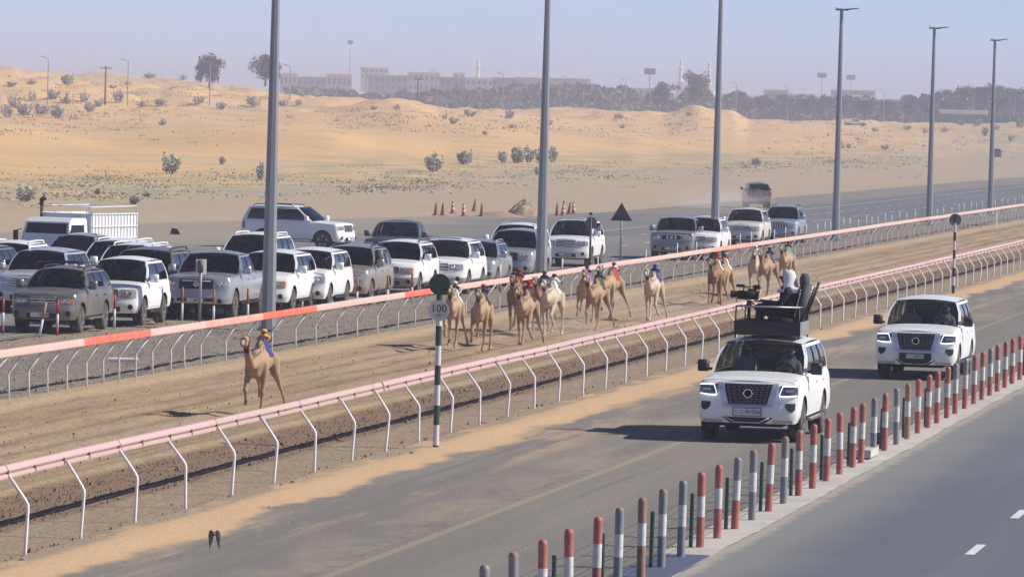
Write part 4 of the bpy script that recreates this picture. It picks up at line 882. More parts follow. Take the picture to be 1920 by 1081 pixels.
# ------------------------------------------------------------------ camera rack on the roof of the camera car
m_rack = pm('rack_black_steel', (.022, .022, .025), .5, .2, var=.3); m_rackg = pm('rack_grey_steel', (.42, .42, .41), .4, .6, var=.15)
cl = cA.location; RZ0 = 1.955
rk = thing('camera_rack', 'black steel camera platform with railing on the roof of the camera car', 'platform', (cl.x+.03, cl.y+.38, RZ0))
q = MB(); q.box((0, 0, .04), (1.24, 1.36, .03)); q.build('floor', m_rack, rk)
q = MB(); q.box((0, -.70, .14), (1.30, .025, .27)); q.build('front_board', m_rack, rk); q = MB(); q.box((0, .70, .14), (1.30, .025, .27)); q.build('rear_board', m_rack, rk)
q = MB(); q.box((.64, 0, .14), (.025, 1.37, .27)); q.build('side_board', m_rackg, rk); q = MB(); q.box((-.64, 0, .14), (.025, 1.37, .27)); q.build('side_board', m_rack, rk)  # right-hand side board much paler grey than the other boards
for x in (-.62, .62):
    for y in (-.68, .68): q = MB(); q.tube([(x, y, -.06), (x, y, .56)], .018, 6); q.build('post', m_rack, rk, True)
q = MB(); q.tube([(-.62, -.68, .56), (.62, -.68, .56), (.62, .68, .56), (-.62, .68, .56), (-.62, -.68, .56)], .018, 6); q.build('hand_rail', m_rackg, rk, True)
q = MB(); q.tube([(-.40, -.3, .05), (-.40, -.3, .62), (-.30, -.3, .66), (-.02, -.3, .66)], .018, 6); q.build('grab_bar', m_rack, rk, True)
st_ = thing('seat', 'black high-backed seat bolted on the camera platform', 'seat', (cl.x+.28, cl.y+.48, RZ0+.055))
q = MB(); q.box((-.06, 0, .22), (.50, .50, .14)); q.build('cushion', m_black, st_, angle=.5); q = MB(); q.box((.27, 0, .58), (.16, .48, .72), taper=.86); q.v = [(x+.22*max(0, z-.25), y, z) for x, y, z in q.v]; q.build('backrest', pm('seat_grey', (.07, .075, .075), .8, var=.2), st_, angle=.5)
q = MB(); q.ball((.36, .02, 1.00), (.10, .19, .19), seg=14, ring=10); q.v = [(x, max(-.15, min(.19, y)), max(.86, min(1.15, z))) for x, y, z in q.v]; q.build('headrest', pm('headrest_grey', (.06, .062, .07), .9, var=.3), st_, True); q = MB(); q.box((-.05, 0, .08), (.4, .4, .16)); q.build('base', m_rack, st_)
q = MB(); q.tube([(.30, .27, .1), (.62, .27, .98)], .03, 8); q.tube([(.30, -.2, .1), (.60, -.2, .9)], .022, 8); q.build('frame', m_rack, st_, True)
# operator, seated, facing the track (-X)
op = thing('person', 'camera operator in black with white headscarf seated on the roof platform, facing the track', 'person', (cl.x+.30, cl.y+.44, RZ0+.33)); op.scale = (1.1, 1.15, 1.06)
caps = [((.0, 0, .08), .16, (.06, 0, .50), .18), ((.05, -.18, .50), .085, (.05, .18, .50), .085), ((.05, 0, .52), .062, (.02, 0, .63), .055),
        ((-.02, -.11, .07), .10, (-.46, -.13, .12), .08), ((-.02, .11, .07), .10, (-.46, .13, .12), .08), ((-.46, -.13, .12), .07, (-.52, -.13, -.26), .052), ((-.46, .13, .12), .07, (-.52, .13, -.26), .052), ((-.52, -.13, -.27), .05, (-.64, -.13, -.29), .04), ((-.52, .13, -.27), .05, (-.64, .13, -.29), .04),
        ((.05, -.22, .48), .07, (-.10, -.28, .24), .056), ((-.10, -.28, .24), .052, (-.38, -.18, .30), .04), ((.05, .22, .48), .07, (-.10, .28, .24), .056), ((-.10, .28, .24), .052, (-.36, .14, .28), .04)]
ob = organic(caps, .02, 3); ob.materials.append(m_black); obj('body', ob, op)
q = MB(); q.tube([(-.30, -.12, .185), (-.47, -.13, .17), (-.52, -.13, .12)], [.09, .09, .07], 10); q.tube([(-.30, .12, .185), (-.47, .13, .17)], [.09, .085], 10); q.build('trouser_knee', m_navy, op, True)
fing = [((-.38, -.18, .30), .034, (-.43, -.17, .31), .032)]
for k in range(4): fing += [((-.43, -.195+.016*k, .315), .010, (-.475, -.19+.015*k, .305-.004*k), .009), ((-.475, -.19+.015*k, .305-.004*k), .009, (-.468, -.188+.015*k, .272), .008)]
fing += [((-.40, -.15, .32), .011, (-.45, -.145, .335), .009)]; fing += [((a[0]+.02, -a[1]-.04, a[2]-.02), r0, (b_[0]+.02, -b_[1]-.04, b_[2]-.02), r1) for a, r0, b_, r1 in list(fing)]
hmz = organic(fing, .006, 1); hmz.materials.append(m_skin); obj('hand', hmz, op)
hz_ = organic([((-.02, 0, .69), .085, (.01, 0, .76), .098), ((-.105, 0, .69), .016, (-.108, 0, .715), .011), ((.02, 0, .6), .055, (.01, 0, .66), .055)], .012, 2); hz_.materials.append(m_skin); obj('head', hz_, op)
q = MB(); q.lathe([(.05, .885), (.10, .86), (.125, .80), (.132, .72), (.15, .64), (.20, .55), (.23, .47)], 20, 'Z', (.03, 0, 0))
q.v = [(max(x, -.045) if z < .79 else x, y, z) for x, y, z in q.v]; hs = q.build('headscarf', m_scarf, op, True)
q = MB(); q.box((-.115, 0, .745), (.03, .16, .05)); q.build('sunglasses', m_black, op)
q = MB(); q.tube([(.20*math.cos(a)+.05, .20*math.sin(a), .52+.03*math.cos(a)) for a in np.linspace(0, 2*PI, 17)], .03, 8, caps=False); q.build('scarf_roll', m_scarf, op, True)
# video camera on a pedestal
vc = thing('video_camera', 'black video camera on pedestal mount before the operator on the car roof', 'camera', (cl.x-.43, cl.y+.36, RZ0+.055))
q = MB(); q.tube([(0, 0, 0), (0, 0, .46)], .03, 10); q.box((0, 0, .015), (.22, .22, .03)); q.build('pedestal', m_rack, vc, angle=.5)
q = MB(); q.lathe([(.05, .46), (.06, .50), (.045, .56), (.05, .60)], 12); q.build('fluid_head', pm('head_green', (.05, .10, .07), .6), vc, angle=.5); q = MB(); q.tube([(.04, -.04, .56), (.30, -.13, .45), (.40, -.15, .43)], .012, 8); q.build('pan_handle', m_black, vc, True)
q = MB(); q.box((-.02, 0, .70), (.40, .16, .17)); q.box((.06, 0, .80), (.16, .10, .05)); b_ = q.build('camera_body', m_black, vc, angle=.4)
q = MB(); q.lathe([(.06, -.22), (.06, -.30), (.075, -.31), (.075, -.36), (.06, -.36), (.05, -.33), (.001, -.33)], 16, 'X', (0, 0, .71)); q.build('lens', m_trim, b_, angle=.5)
q = MB(); q.tube([(-.12, 0, .78), (-.10, 0, .87), (.10, 0, .87), (.14, 0, .80)], .014, 6); q.box((-.18, .02, .88), (.16, .05, .05)); q.box((.15, -.06, .86), (.12, .04, .09)); q.build('top_handle', m_black, b_)

# ------------------------------------------------------------------ racing camels (facing -Y, origin on the ground under the hump)
FRONT = {'straight': [(.30, .86), (.33, .47), (.33, .13), (.38, .035)], 'reach': [(.38, .86), (.62, .55), (.80, .22), (.88, .12)], 'lift': [(.38, .86), (.62, .58), (.44, .38), (.36, .30)],
         'back': [(.22, .85), (.12, .48), (-.06, .16), (-.04, .06)], 'tuck': [(.36, .86), (.56, .50), (.36, .28), (.26, .24)]}
HIND = {'straight': [(-.40, .82), (-.60, .50), (-.56, .14), (-.50, .035)], 'push': [(-.50, .82), (-.80, .55), (-1.0, .22), (-1.03, .08)], 'fwd': [(-.28, .80), (-.34, .50), (-.16, .16), (-.08, .05)],
        'lift': [(-.34, .80), (-.60, .62), (-.80, .42), (-.88, .34)]}
def camel_mesh(pose, head=(0, 0), hump=1.0):
    fl, fr, hl, hr = pose; hx, hz = head; hz += .07
    def P(x, f, z): return Vector((x, -f, z))
    caps = []; balls = []
    balls += [(P(0, .30, 1.06), (.175, .32, .27), None), (P(0, -.08, 1.11), (.215, .44, .24), None), (P(0, -.48, 1.10), (.165, .28, .20), None), (P(0, -.06, 1.31*hump), (.115, .28, .215), None), (P(0, .36, .92), (.13, .18, .19), None), (P(0, .40, .80), (.06, .08, .06), None)]
    # neck and head
    n0, n1, n2, n3 = P(0, .46, 1.08), P(hx*.3, .70, 1.02), P(hx*.7, .88, 1.20+hz*.5), P(hx, .97, 1.42+hz)
    caps += [(n0, .155, n1, .105), (n1, .105, n2, .078), (n2, .078, n3, .062)]
    h0, h1, h2 = P(hx, .96, 1.46+hz), P(hx*1.05, 1.12, 1.44+hz), P(hx*1.08, 1.29, 1.375+hz)
    caps += [(n3, .07, h0, .074), (h0, .076, h1, .070), (h1, .066, h2, .046), (P(hx, .98, 1.38+hz), .05, P(hx*1.05, 1.20, 1.35+hz), .042)]
    for s in (-1, 1): caps += [(P(hx+s*.055, .935, 1.515+hz), .02, P(hx+s*.085, .905, 1.575+hz), .012), (P(hx+s*.048, 1.06, 1.485+hz), .024, P(hx+s*.05, 1.09, 1.48+hz), .02)]
    for s, j in ((1, FRONT[fl]), (-1, FRONT[fr])):
        lat = {'lift': (.02, .05, .03), 'reach': (0, -.02, -.03), 'back': (.01, .03, .05), 'tuck': (.03, .07, .09), 'straight': (0, -.02, -.03)}[fl if s > 0 else fr]
        e, k, f_, t = [P(s*(.155 if i == 0 else .13+lat[i-1]), *q) for i, q in enumerate(j)]; sh = P(s*.135, .30, 1.04)
        caps += [(sh, .115, e, .082), (e, .078, k+(e-k)*.15, .046), (k+(e-k)*.15, .05, k, .056), (k, .054, k+(f_-k)*.3, .034), (k+(f_-k)*.3, .033, f_, .032), (f_, .040, t, .050), (t, .05, t+Vector((0, -.05, -.012)), .04)]
    for s, j in ((1, HIND[hl]), (-1, HIND[hr])):
        lat = {'push': (.04, .10, .13), 'lift': (.05, .09, .10), 'fwd': (0, -.02, -.02), 'straight': (.01, .01, .02)}[hl if s > 0 else hr]
        st, hk, f_, t = [P(s*(.165 if i == 0 else .145+lat[i-1]), *q) for i, q in enumerate(j)]; hp = P(s*.11, -.50, 1.08)
        caps += [(hp, .135, st, .098), (st, .088, hk+(st-hk)*.18, .045), (hk+(st-hk)*.18, .044, hk, .046), (hk, .044, hk+(f_-hk)*.3, .034), (hk+(f_-hk)*.3, .032, f_, .03), (f_, .038, t, .047), (t, .047, t+Vector((0, -.05, -.012)), .038)]
    caps += [(P(0, -.74, 1.14), .035, P(.02, -.84, .98), .026), (P(.02, -.84, .98), .024, P(.05, -.86, .72), .034)]
    return organic(caps, .021, 4, balls)
def coat(name, col, leg):
    """short camel coat: woolly variation, darker on the lower legs and around the muzzle"""
    if name in MATS: return MATS[name]
    m, n, p = nt_new(name); L = n.links; tc = N(n, 'ShaderNodeTexCoord'); sp = N(n, 'ShaderNodeSeparateXYZ'); L.new(tc.outputs['Object'], sp.inputs[0])
    nz = N(n, 'ShaderNodeTexNoise'); nz.inputs['Scale'].default_value = 5; nz.inputs['Detail'].default_value = 8; L.new(tc.outputs['Object'], nz.inputs['Vector'])
    mx = N(n, 'ShaderNodeMix', data_type='RGBA'); mx.inputs[6].default_value = (*[c*.60 for c in col], 1); mx.inputs[7].default_value = (*[min(1, c*1.35) for c in col], 1); L.new(nz.outputs[0], mx.inputs[0])
    mr = N(n, 'ShaderNodeMapRange'); mr.inputs[1].default_value = .85; mr.inputs[2].default_value = .15; L.new(sp.outputs[2], mr.inputs[0]); mr.inputs[4].default_value = .8
    m2 = N(n, 'ShaderNodeMix', data_type='RGBA'); m2.inputs[7].default_value = (*leg, 1); L.new(mr.outputs[0], m2.inputs[0]); L.new(mx.outputs[2], m2.inputs[6]); L.new(m2.outputs[2], p.inputs['Base Color'])
    p.inputs['Roughness'].default_value = .8; p.inputs['Sheen Weight'].default_value = .15; p.inputs['Specular IOR Level'].default_value = .3
    n3 = N(n, 'ShaderNodeTexNoise'); n3.inputs['Scale'].default_value = 60; L.new(tc.outputs['Object'], n3.inputs['Vector']); bp = N(n, 'ShaderNodeBump'); bp.inputs['Strength'].default_value = .35; bp.inputs['Distance'].default_value = .012; L.new(n3.outputs[0], bp.inputs['Height']); L.new(bp.outputs[0], p.inputs['Normal'])
    MATS[name] = m; return m
COATS = {'tan': coat('coat_tan', (.40, .265, .16), (.33, .22, .14)), 'pale': coat('coat_pale', (.56, .45, .33), (.50, .39, .28)), 'brown': coat('coat_brown', (.29, .165, .085), (.24, .14, .08)), 'sand': coat('coat_sand', (.44, .31, .195), (.38, .27, .175))}
POSES = [camel_mesh(('straight', 'tuck', 'push', 'lift'), (-.05, .02)), camel_mesh(('lift', 'straight', 'straight', 'push'), (.04, -.02)), camel_mesh(('straight', 'lift', 'push', 'straight'), (0, .05)), camel_mesh(('back', 'reach', 'lift', 'push'), (-.07, -.03)), camel_mesh(('straight', 'tuck', 'straight', 'lift'), (.06, .03)), camel_mesh(('tuck', 'straight', 'push', 'fwd'), (-.04, .0))]
def cloth(nm, col, rough=.75): return pm('cloth_'+nm, col, rough, var=.18, scale=9)
def shell(me, sel, off):       # cloth cut to the shape of the body it lies on
    vs = []; fs = []; mp = {}
    for pg in me.polygons:
        if not sel(pg.center): continue
        q = []
        for vi in pg.vertices:
            if vi not in mp: v = me.vertices[vi]; mp[vi] = len(vs); vs.append(v.co+v.normal*off)
            q.append(mp[vi])
        fs.append(tuple(q))
    b = MB(); b.v = [tuple(v) for v in vs]; b.f = fs; b.m = [0]*len(fs); return b
SH = {}
for i, me in enumerate(POSES):
    SH[i] = [shell(me, lambda c: -.06 < c.y < .28 and c.z > 1.17 and abs(c.x) < .4, .014), shell(me, lambda c: -1.20 < c.y < -1.15 and c.z > 1.2, .007), shell(me, lambda c: .20 < c.y < .27 and c.z > .8 and abs(c.x) < .3, .02), shell(me, lambda c: -.99 < c.y < -.955 and c.z > 1.26, .007)]
def jockey_mesh():
    return organic([((0, .05, .06), .10, (0, -.02, .26), .085), ((0, -.02, .27), .075, (0, -.03, .31), .06), ((-.08, 0, .24), .04, (-.13, -.10, .10), .03), ((.08, 0, .24), .04, (.14, -.06, .12), .03)], .016, 3)
JB = jockey_mesh(); JH = organic([((0, -.04, .37), .062, (0, -.03, .42), .066), ((0, -.10, .385), .015, (0, -.105, .395), .012)], .012, 2)
CB = MB(); CB.lathe([(.070, .38), (.080, .42), (.074, .47), (.05, .51), (.001, .53)], 12, 'Z', (0, -.03, 0)); CAPM = CB
def camel(px, py, pose, coat_, blanket, silk, cap, label, jlabel, rz=0.0, sc=1.0, saddle=(.05, .05, .06)):
    w = at(px, py); t = thing('racing_camel', label, 'camel', (w.x, w.y+.2, 0), rz, 'racing camels on the track'); t.scale = (sc, sc, sc)
    me = POSES[pose].copy(); me.materials.append(COATS[coat_]); obj('body', me, t)
    a, m_, g, n_ = SH[pose]
    def bb(src, nm, mat): k = MB(); k.v, k.f, k.m = list(src.v), list(src.f), list(src.m); return k.build(nm, mat, t, True)
    bl = bb(a, 'blanket', cloth(*blanket)); bb(m_, 'muzzle_strap', cloth('strap', (.06, .04, .03))); bb(n_, 'cheek_strap', cloth('strap', (.06, .04, .03))); bb(g, 'girth', cloth('girth', (.12, .10, .09)))
    q = MB(); q.tube([(.05, -1.2, 1.38), (.16, -.85, 1.22), (.15, -.35, 1.34), (.03, .05, 1.55)], .007, 5); q.build('rein', cloth('rein', (.16, .09, .06)), t, True)
    R_ = Matrix.Rotation(rz, 3, 'Z'); jp = Vector((w.x, w.y+.2, 0))+R_ @ (Vector((0, .20, 1.455))*sc)
    j = thing('robot_jockey', jlabel, 'robot jockey', jp, rz, 'robot jockeys riding the camels'); j.scale = (sc*.90, sc*.95, sc*.50)
    k = JB.copy(); k.materials.append(cloth(*silk)); obj('silk_suit', k, j); k = JH.copy(); k.materials.append(cloth('face_dark', (.05, .04, .04))); obj('head', k, j)
    k = MB(); k.v, k.f, k.m = list(CAPM.v), list(CAPM.f), list(CAPM.m); k.build('cap', cloth(*cap), j, True)
    q = MB(); q.tube([(.14, -.06, .12), (.20, .12, .22), (.22, .34, .18)], [.008, .006, .004], 5); q.build('whip', m_black, j, True); q = MB(); q.box((0, .06, .01), (.22, .30, .06)); q.build('saddle_pad', pm('pad_dark', saddle, .8), j, angle=.4); q = MB(); q.ball((.02, .17, .09), (.12, .13, .12), seg=12, ring=8); q.build('pack_bundle', cloth(*blanket), j, True)
    return t
BLUE = ('royal_blue', (.02, .035, .26)); ORA = ('gold_orange', (.70, .30, .03)); YEL = ('gold', (.62, .40, .06)); RED = ('red', (.50, .02, .02)); MAR = ('maroon', (.20, .015, .02)); WHI = ('white', (.70, .70, .70)); BLK = ('black', (.02, .02, .02)); PUR = ('purple', (.36, .16, .50)); DPU = ('plum', (.14, .03, .14)); GRE = ('bottle_green', (.02, .07, .045)); TEA = ('teal', (.03, .16, .14)); NAV = ('navy', (.02, .025, .10)); MIN = ('mint', (.16, .42, .30)); CRM = ('cream', (.70, .66, .58))
camel(483, 778, 0, 'tan', BLUE, ORA, YEL, 'tan lead camel with royal blue blanket running alone ahead of the others', 'golden orange robot jockey on the lead camel', -.04)
camel(846, 650, 2, 'sand', WHI, BLK, WHI, 'sand camel half hidden behind the hundred metre sign', 'small black and white robot jockey just right of the green disc', 0.08)
camel(899, 657, 4, 'tan', BLK, NAV, RED, 'tan camel with black blanket and red-capped jockey, right of the hundred metre sign', 'navy robot jockey with red cap right of the hundred metre sign', 0.03)
camel(966, 620, 1, 'brown', MAR, MAR, MAR, 'dark brown camel with maroon blanket, head highest, behind the red blanket camel', 'maroon robot jockey on the dark brown camel', 0.0, 1.02)
camel(984, 648, 5, 'tan', BLK, RED, RED, 'tan camel with black and red gear leading the main pack', 'bright red robot jockey at the front of the main pack', -0.03)
camel(1014, 622, 3, 'brown', NAV, NAV, NAV, 'reddish brown camel mostly hidden left of the white camel', 'navy robot jockey between the brown and the white camel', 0.0)
camel(1031, 629, 1, 'pale', WHI, WHI, BLK, 'near-white camel with white blanket in the main pack', 'white robot jockey with black cap on the near-white camel', -0.1)
camel(1095, 606, 4, 'sand', PUR, DPU, DPU, 'sand camel with violet cloth, left of the group of three', 'plum robot jockey on the camel with violet cloth', 0.05)
camel(1116, 619, 0, 'tan', GRE, GRE, TEA, 'tan camel with dark green blanket in front of the group of three', 'bottle green robot jockey in the group of three', -0.1)
camel(1143, 598, 2, 'sand', RED, WHI, DPU, 'sand camel with red blanket, hindmost of the group of three', 'white robot jockey with plum cap above the red blanket', -0.2)
camel(1222, 602, 5, 'pale', BLUE, BLUE, BLUE, 'pale camel with blue gear running alone right of the group of three', 'royal blue robot jockey on the pale camel running alone', -0.02)
camel(1340, 573, 3, 'brown', CRM, RED, RED, 'brown camel, left one of the pair before the camera car platform', 'red robot jockey on the left camel of the pair', 0.0)
camel(1355, 570, 5, 'tan', WHI, RED, YEL, 'tan camel with white blanket, right one of the pair before the camera car platform', 'red and yellow robot jockey on the right camel of the pair', -0.04)
camel(1413, 552, 1, 'pale', CRM, CRM, WHI, 'pale camel behind the video camera, left of the navy blanket camel', 'cream robot jockey behind the video camera', 0.06)
camel(1437, 556, 2, 'tan', NAV, NAV, BLK, 'tan camel with navy and white blanket above the operator arm', 'navy robot jockey left of the mint blanket camel', -0.14)
camel(1473, 540, 0, 'sand', MIN, MAR, MAR, 'sand camel with mint green blanket, last of the field above the operator head', 'maroon robot jockey on the last camel of the field', -0.04)


# ------------------------------------------------------------------ lamp posts along the track
m_galv = pm('galvanised_steel', (.27, .29, .32), .5, .3, var=.12, scale=1.5); m_lampd = pm('lamp_dark', (.06, .065, .07), .5, .2)
XPOLE = -32.95
lab = ['nearest tall grey lamp post, left of the amber-lamped white car', 'second tall grey lamp post, between silver and white cars', 'third tall grey lamp post, by the group of four cars', 'fourth tall grey lamp post with two lamp heads at its top', 'fifth tall grey lamp post from the left', 'sixth tall grey lamp post, farthest to the right']
pcol = [503, 1012, 1336, 1562.5, 1737, 1851]
pyl = [atX(c, 600, XPOLE).y for c in pcol]
for i, y in enumerate(pyl):
    t = thing('lamp_post', lab[i], 'lamp post', (XPOLE, y, 0), 0, 'lamp posts along the far rail')
    q = MB(); n = 8
    q.lathe([(.215, .0), (.215, .02), (.205, .5), (.085, 12.0), (.07, 12.02)], n, 'Z'); q.build('mast', m_galv, t)
    q = MB(); q.box((0, 0, .015), (.52, .52, .03))
    for a in (1, -1):
        for c in (1, -1): q.tube([(a*.2, c*.2, 0), (a*.2, c*.2, .10)], .022, 6)
    q.build('base_plate', m_galv, t)
    q = MB(); q.tube([(-.34, 0, 11.93), (.38, -.02, 11.93)], .028, 6); q.build('bracket', m_lampd, t, True)
    for s, L_ in ((1, .78), (-1, .22)):
        q = MB(); x0 = s*.10; x1 = x0+s*L_
        q.add([(x0, -.10, 11.90), (x1, -.16, 12.02), (x1, .16, 12.02), (x0, .10, 11.90), (x0, -.10, 11.98), (x1, -.15, 12.06), (x1, .15, 12.06), (x0, .10, 11.98)], [(3, 2, 1, 0), (4, 5, 6, 7), (0, 1, 5, 4), (1, 2, 6, 5), (2, 3, 7, 6), (3, 0, 4, 7)]); q.build('lamp_head', m_lampd, t)
    q = MB(); q.box((.13, -.02, 1.1), (.03, .10, .34)); q.build('service_hatch', m_galv, t)

# ------------------------------------------------------------------ bollards and the wire fence on the kerb strip
XB = -10.87
m_bred = pm('bollard_red', (.40, .105, .085), .6, var=.15, scale=5, dirt=((.46, .26, .22), .5, 7.0)); m_bgrey = pm('bollard_grey', (.20, .23, .28), .55, var=.2, scale=5, dirt=((.40, .20, .10), .45, 6.0)); m_bwhite = pm('bollard_white', (.68, .67, .66), .6, var=.06, scale=5, dirt=((.30, .28, .28), .45, 11.0)); m_brust = pm('bollard_rust', (.33, .17, .09), .8, var=.3, scale=10, dirt=((.22, .22, .24), .8, 9.0))
BK = {'red': (m_bred, m_bred, m_bred), 'grey': (m_bgrey, m_bgrey, m_bgrey), 'rust': (m_bgrey, m_bgrey, m_brust), 'mixed': (m_bgrey, m_bred, m_bgrey), 'brown': (m_brust, m_brust, m_brust)}
BM = {}
for k, (a, c, tp) in BK.items():
    r = .058
    lo = MB(); lo.lathe([(r*1.03, -.1), (r, .02), (r, .40)], 16); mi = MB(); mi.lathe([(r*1.004, .40), (r*1.004, .70)], 16); hi = MB(); hi.lathe([(r, .70), (r, .985), (r*.999, .99)], 16); cp = MB(); cp.lathe([(r, .985), (r*.95, 1.01), (r*.7, 1.035), (r*.3, 1.045), (.001, 1.046)], 16)
    BM[k] = (lo.mesh('lower_band', c, angle=.6), mi.mesh('white_band', m_bwhite, angle=.6), hi.mesh('upper_band', a, angle=.6), cp.mesh('cap', tp, angle=.9))
bl = [(910, 1068, 'grey'), (966, 1043, 'rust'), (1020, 1018, 'red'), (1069, 998, 'red'), (1121, 976, 'red'), (1161, 957, 'rust'), (1205, 941, 'brown'), (1243, 922, 'rust'), (1280, 907, 'grey'), (1316, 890, 'red'), (1348, 876, 'red'), (1381, 862, 'mixed'), (1413, 850, 'rust'), (1444, 834, 'red'), (1472, 822, 'rust'), (1500, 811, 'red'), (1526, 800, 'red'), (1552, 788, 'red'),
      (1577, 778, 'red'), (1601, 768, 'red'), (1617, 761, 'red'), (1640, 751, 'rust'), (1661, 739, 'red'), (1683, 731, 'grey'), (1703, 724, 'brown'), (1723, 714, 'red'), (1742, 705, 'red'), (1759, 697, 'red'), (1777.5, 690, 'red'), (1793, 684, 'mixed'), (1811, 677, 'mixed'), (1828, 669, 'red'), (1843, 664, 'red'), (1858, 657, 'mixed'), (1872, 650, 'red'), (1886, 645, 'red'), (1900, 639, 'red'), (1914, 633, 'red')]
CN = {'red': 'red and white', 'grey': 'grey and white', 'rust': 'grey and white rust-topped', 'mixed': 'grey, white and red', 'brown': 'rusty brown and white'}
bys = []
for i, (px, py, k) in enumerate(bl):
    y = atX(px, py, XB).y; bys.append(y)
    t = thing('bollard', '%s bollard on the kerb strip, %s from the left' % (CN[k], nth(i)), 'bollard', (XB, y, .04), random.uniform(0, 6), 'striped bollards on the kerb strip')
    t.rotation_euler = (random.gauss(0, .010), random.gauss(0, .010), random.uniform(0, 6))
    lo, mi, hi, cp = BM[k]; obj('lower_band', lo, t); obj('white_band', mi, t); u = obj('upper_band', hi, t); obj('cap', cp, u)
m_gpost = pm('fence_green', (.012, .045, .035), .45, var=.25, scale=6); m_wire = pm('fence_wire', (.05, .05, .05), .6, .3)
XW = -10.985; fen = thing('wire_fence', 'low wire fence on dark green posts behind the striped bollards', 'fence', (XW, 60, 0))
gp = MB(); gp.lathe([(.03, -.1), (.03, .74), (.027, .76), (.001, .765)], 12); gpm = gp.mesh('post', m_gpost, angle=.7)
gy = [atX(px, 950, XW).y for px in (940, 1042, 1132, 1223, 1297, 1362, 1426, 1482, 1538, 1588, 1648, 1690, 1730, 1768, 1802, 1834, 1862, 1888, 1912, 1934)]
for y in gy: o = obj('post', gpm, fen, (0, y-60, .02)); o.rotation_euler = (random.gauss(0, .012), random.gauss(0, .012), 0)
for z in (.08, .18, .28, .39, .50, .60, .70):
    q = MB(); q.tube([(.0, y-60+d, z-(.015 if d else 0)+.02) for y in gy for d in (0, 1.3)][:-1], .0035, 4); q.build('wire', m_wire, fen)
# concrete block and black bucket by the strip
w = at(1636, 858); q = MB(); q.box((0, 0, .09), (.30, 1.3, .14), taper=.96); tag(q.build('concrete_block', m_conc, None, loc=(-10.95, w.y, .02)), 'pale concrete kerb block lying at the foot of the bollards', 'block')
w = at(1628, 842); t = thing('bucket', 'small black bucket behind the concrete block between bollards', 'bucket', (-11.12, w.y+1.0, .04)); q = MB(); q.lathe([(.075, 0), (.095, .22), (.10, .225), (.085, .222), (.07, .03), (.001, .03)], 14); q.build('shell', m_trim, t, angle=.6); q = MB(); q.tube([(.095*math.cos(a), 0, .22+.08*math.sin(a)) for a in np.linspace(0, PI, 9)], .005, 5); q.build('handle', m_trim, t)

# ------------------------------------------------------------------ signs
w = at(817, 840); m_sgreen = pm('sign_green', (.018, .060, .036), .5, var=.2, scale=5, dirt=((.06, .12, .09), .4, 8)); m_swhite = pm('sign_white', (.62, .62, .63), .5, var=.06); m_pgreen = pm('pole_green', (.02, .06, .04), .5, var=.15)
t = thing('distance_sign', 'green and white striped pole with green disc above a white hundred metre disc', 'sign', (w.x, w.y, 0))
z0 = 0
bands = [(.0, .06, 'g'), (.06, .43, 'w'), (.43, .79, 'g'), (.79, 1.16, 'w'), (1.16, 1.52, 'g'), (1.52, 1.88, 'w'), (1.88, 2.24, 'g'), (2.24, 2.55, 'w'), (2.55, 3.05, 'g')]
for a, c, k in bands: q = MB(); q.lathe([(.055, a), (.055, c)], 14); q.build('pole_band', m_pgreen if k == 'g' else m_swhite, t, angle=.6)
def disc(par, nm, z, r, mat, y=-.07, th=.02): q = MB(); q.lathe([(r, -th/2), (r, th/2)], 36, 'Y', (0, y, z)); return q.build(nm, mat, par, angle=.6)
disc(t, 'green_disc', 3.0, .195, m_sgreen, -.07)
wd = disc(t, 'white_disc', 2.52, .19, m_swhite, -.075); text('100', .20, m_glyph, wd, (0, -.0885, 2.555), (PI/2, 0, 0)); text('M', .10, m_glyph, wd, (0, -.0885, 2.425), (PI/2, 0, 0))
for dx in (-.085, .085): q = MB(); q.box((dx, -.088, 2.435), (.03, .004, .012)); q.build('dash', m_glyph, wd)
t.rotation_euler = (0, 0, math.radians(8))
# back of a round sign on a black and white pole
w = atX(1787, 555, -18.7); yb_ = w.y
t = thing('distance_sign', 'black and white striped pole with grey back of a round disc, beyond the white off-roader', 'sign', (-18.7, yb_, 0))
tz = atX(1789, 402, -18.7).z
for k in range(9): q = MB(); q.lathe([(.05, tz*k/9), (.05, tz*(k+1)/9)], 12); q.build('pole_band', pm('pole_black', (.02, .02, .022), .5) if k % 2 == 0 else m_swhite, t, angle=.6)
disc(t, 'disc', tz-.20, .225, pm('sign_back_grey', (.20, .19, .18), .6), .07)
# triangle and round sign seen from behind
w = at(1160, 513); m_sback = pm('sign_back_dark', (.045, .048, .055), .6, var=.2)
t = thing('road_sign', 'dark back of a triangular sign on grey post beyond the far rail', 'sign', (-35.2, atX(1163, 500, -35.2).y, 0)); zt_ = atX(1163, 380, -35.2).z; zb_ = atX(1163, 414, -35.2).z
q = MB(); q.tube([(0, 0, 0), (0, 0, zt_-.05)], .04, 10); q.build('post', m_galv, t, True); hw = .46
q = MB(); q.add([(-hw, -.05, zb_), (hw, -.05, zb_), (0, -.05, zt_), (-hw, -.03, zb_), (hw, -.03, zb_), (0, -.03, zt_)], [(0, 1, 2), (5, 4, 3), (0, 3, 4, 1), (1, 4, 5, 2), (2, 5, 3, 0)]); q.build('triangle_plate', m_sback, t)
t = thing('road_sign', 'grey back of a round sign on dark post left of the triangle', 'sign', (-34.6, atX(1151, 505, -34.6).y-6, 0)); zc = atX(1152, 402, -34.6).z-.25
q = MB(); q.tube([(0, 0, 0), (0, 0, zc+.22)], .045, 10); q.build('post', pm('post_dark', (.06, .06, .062), .6), t, True); disc(t, 'disc', zc, .24, pm('sign_back_grey', (.20, .19, .18), .6), .06); q = MB(); q.box((-.02, .05, zc+.36), (.13, .03, .11)); q.build('small_plate', m_sback, t)
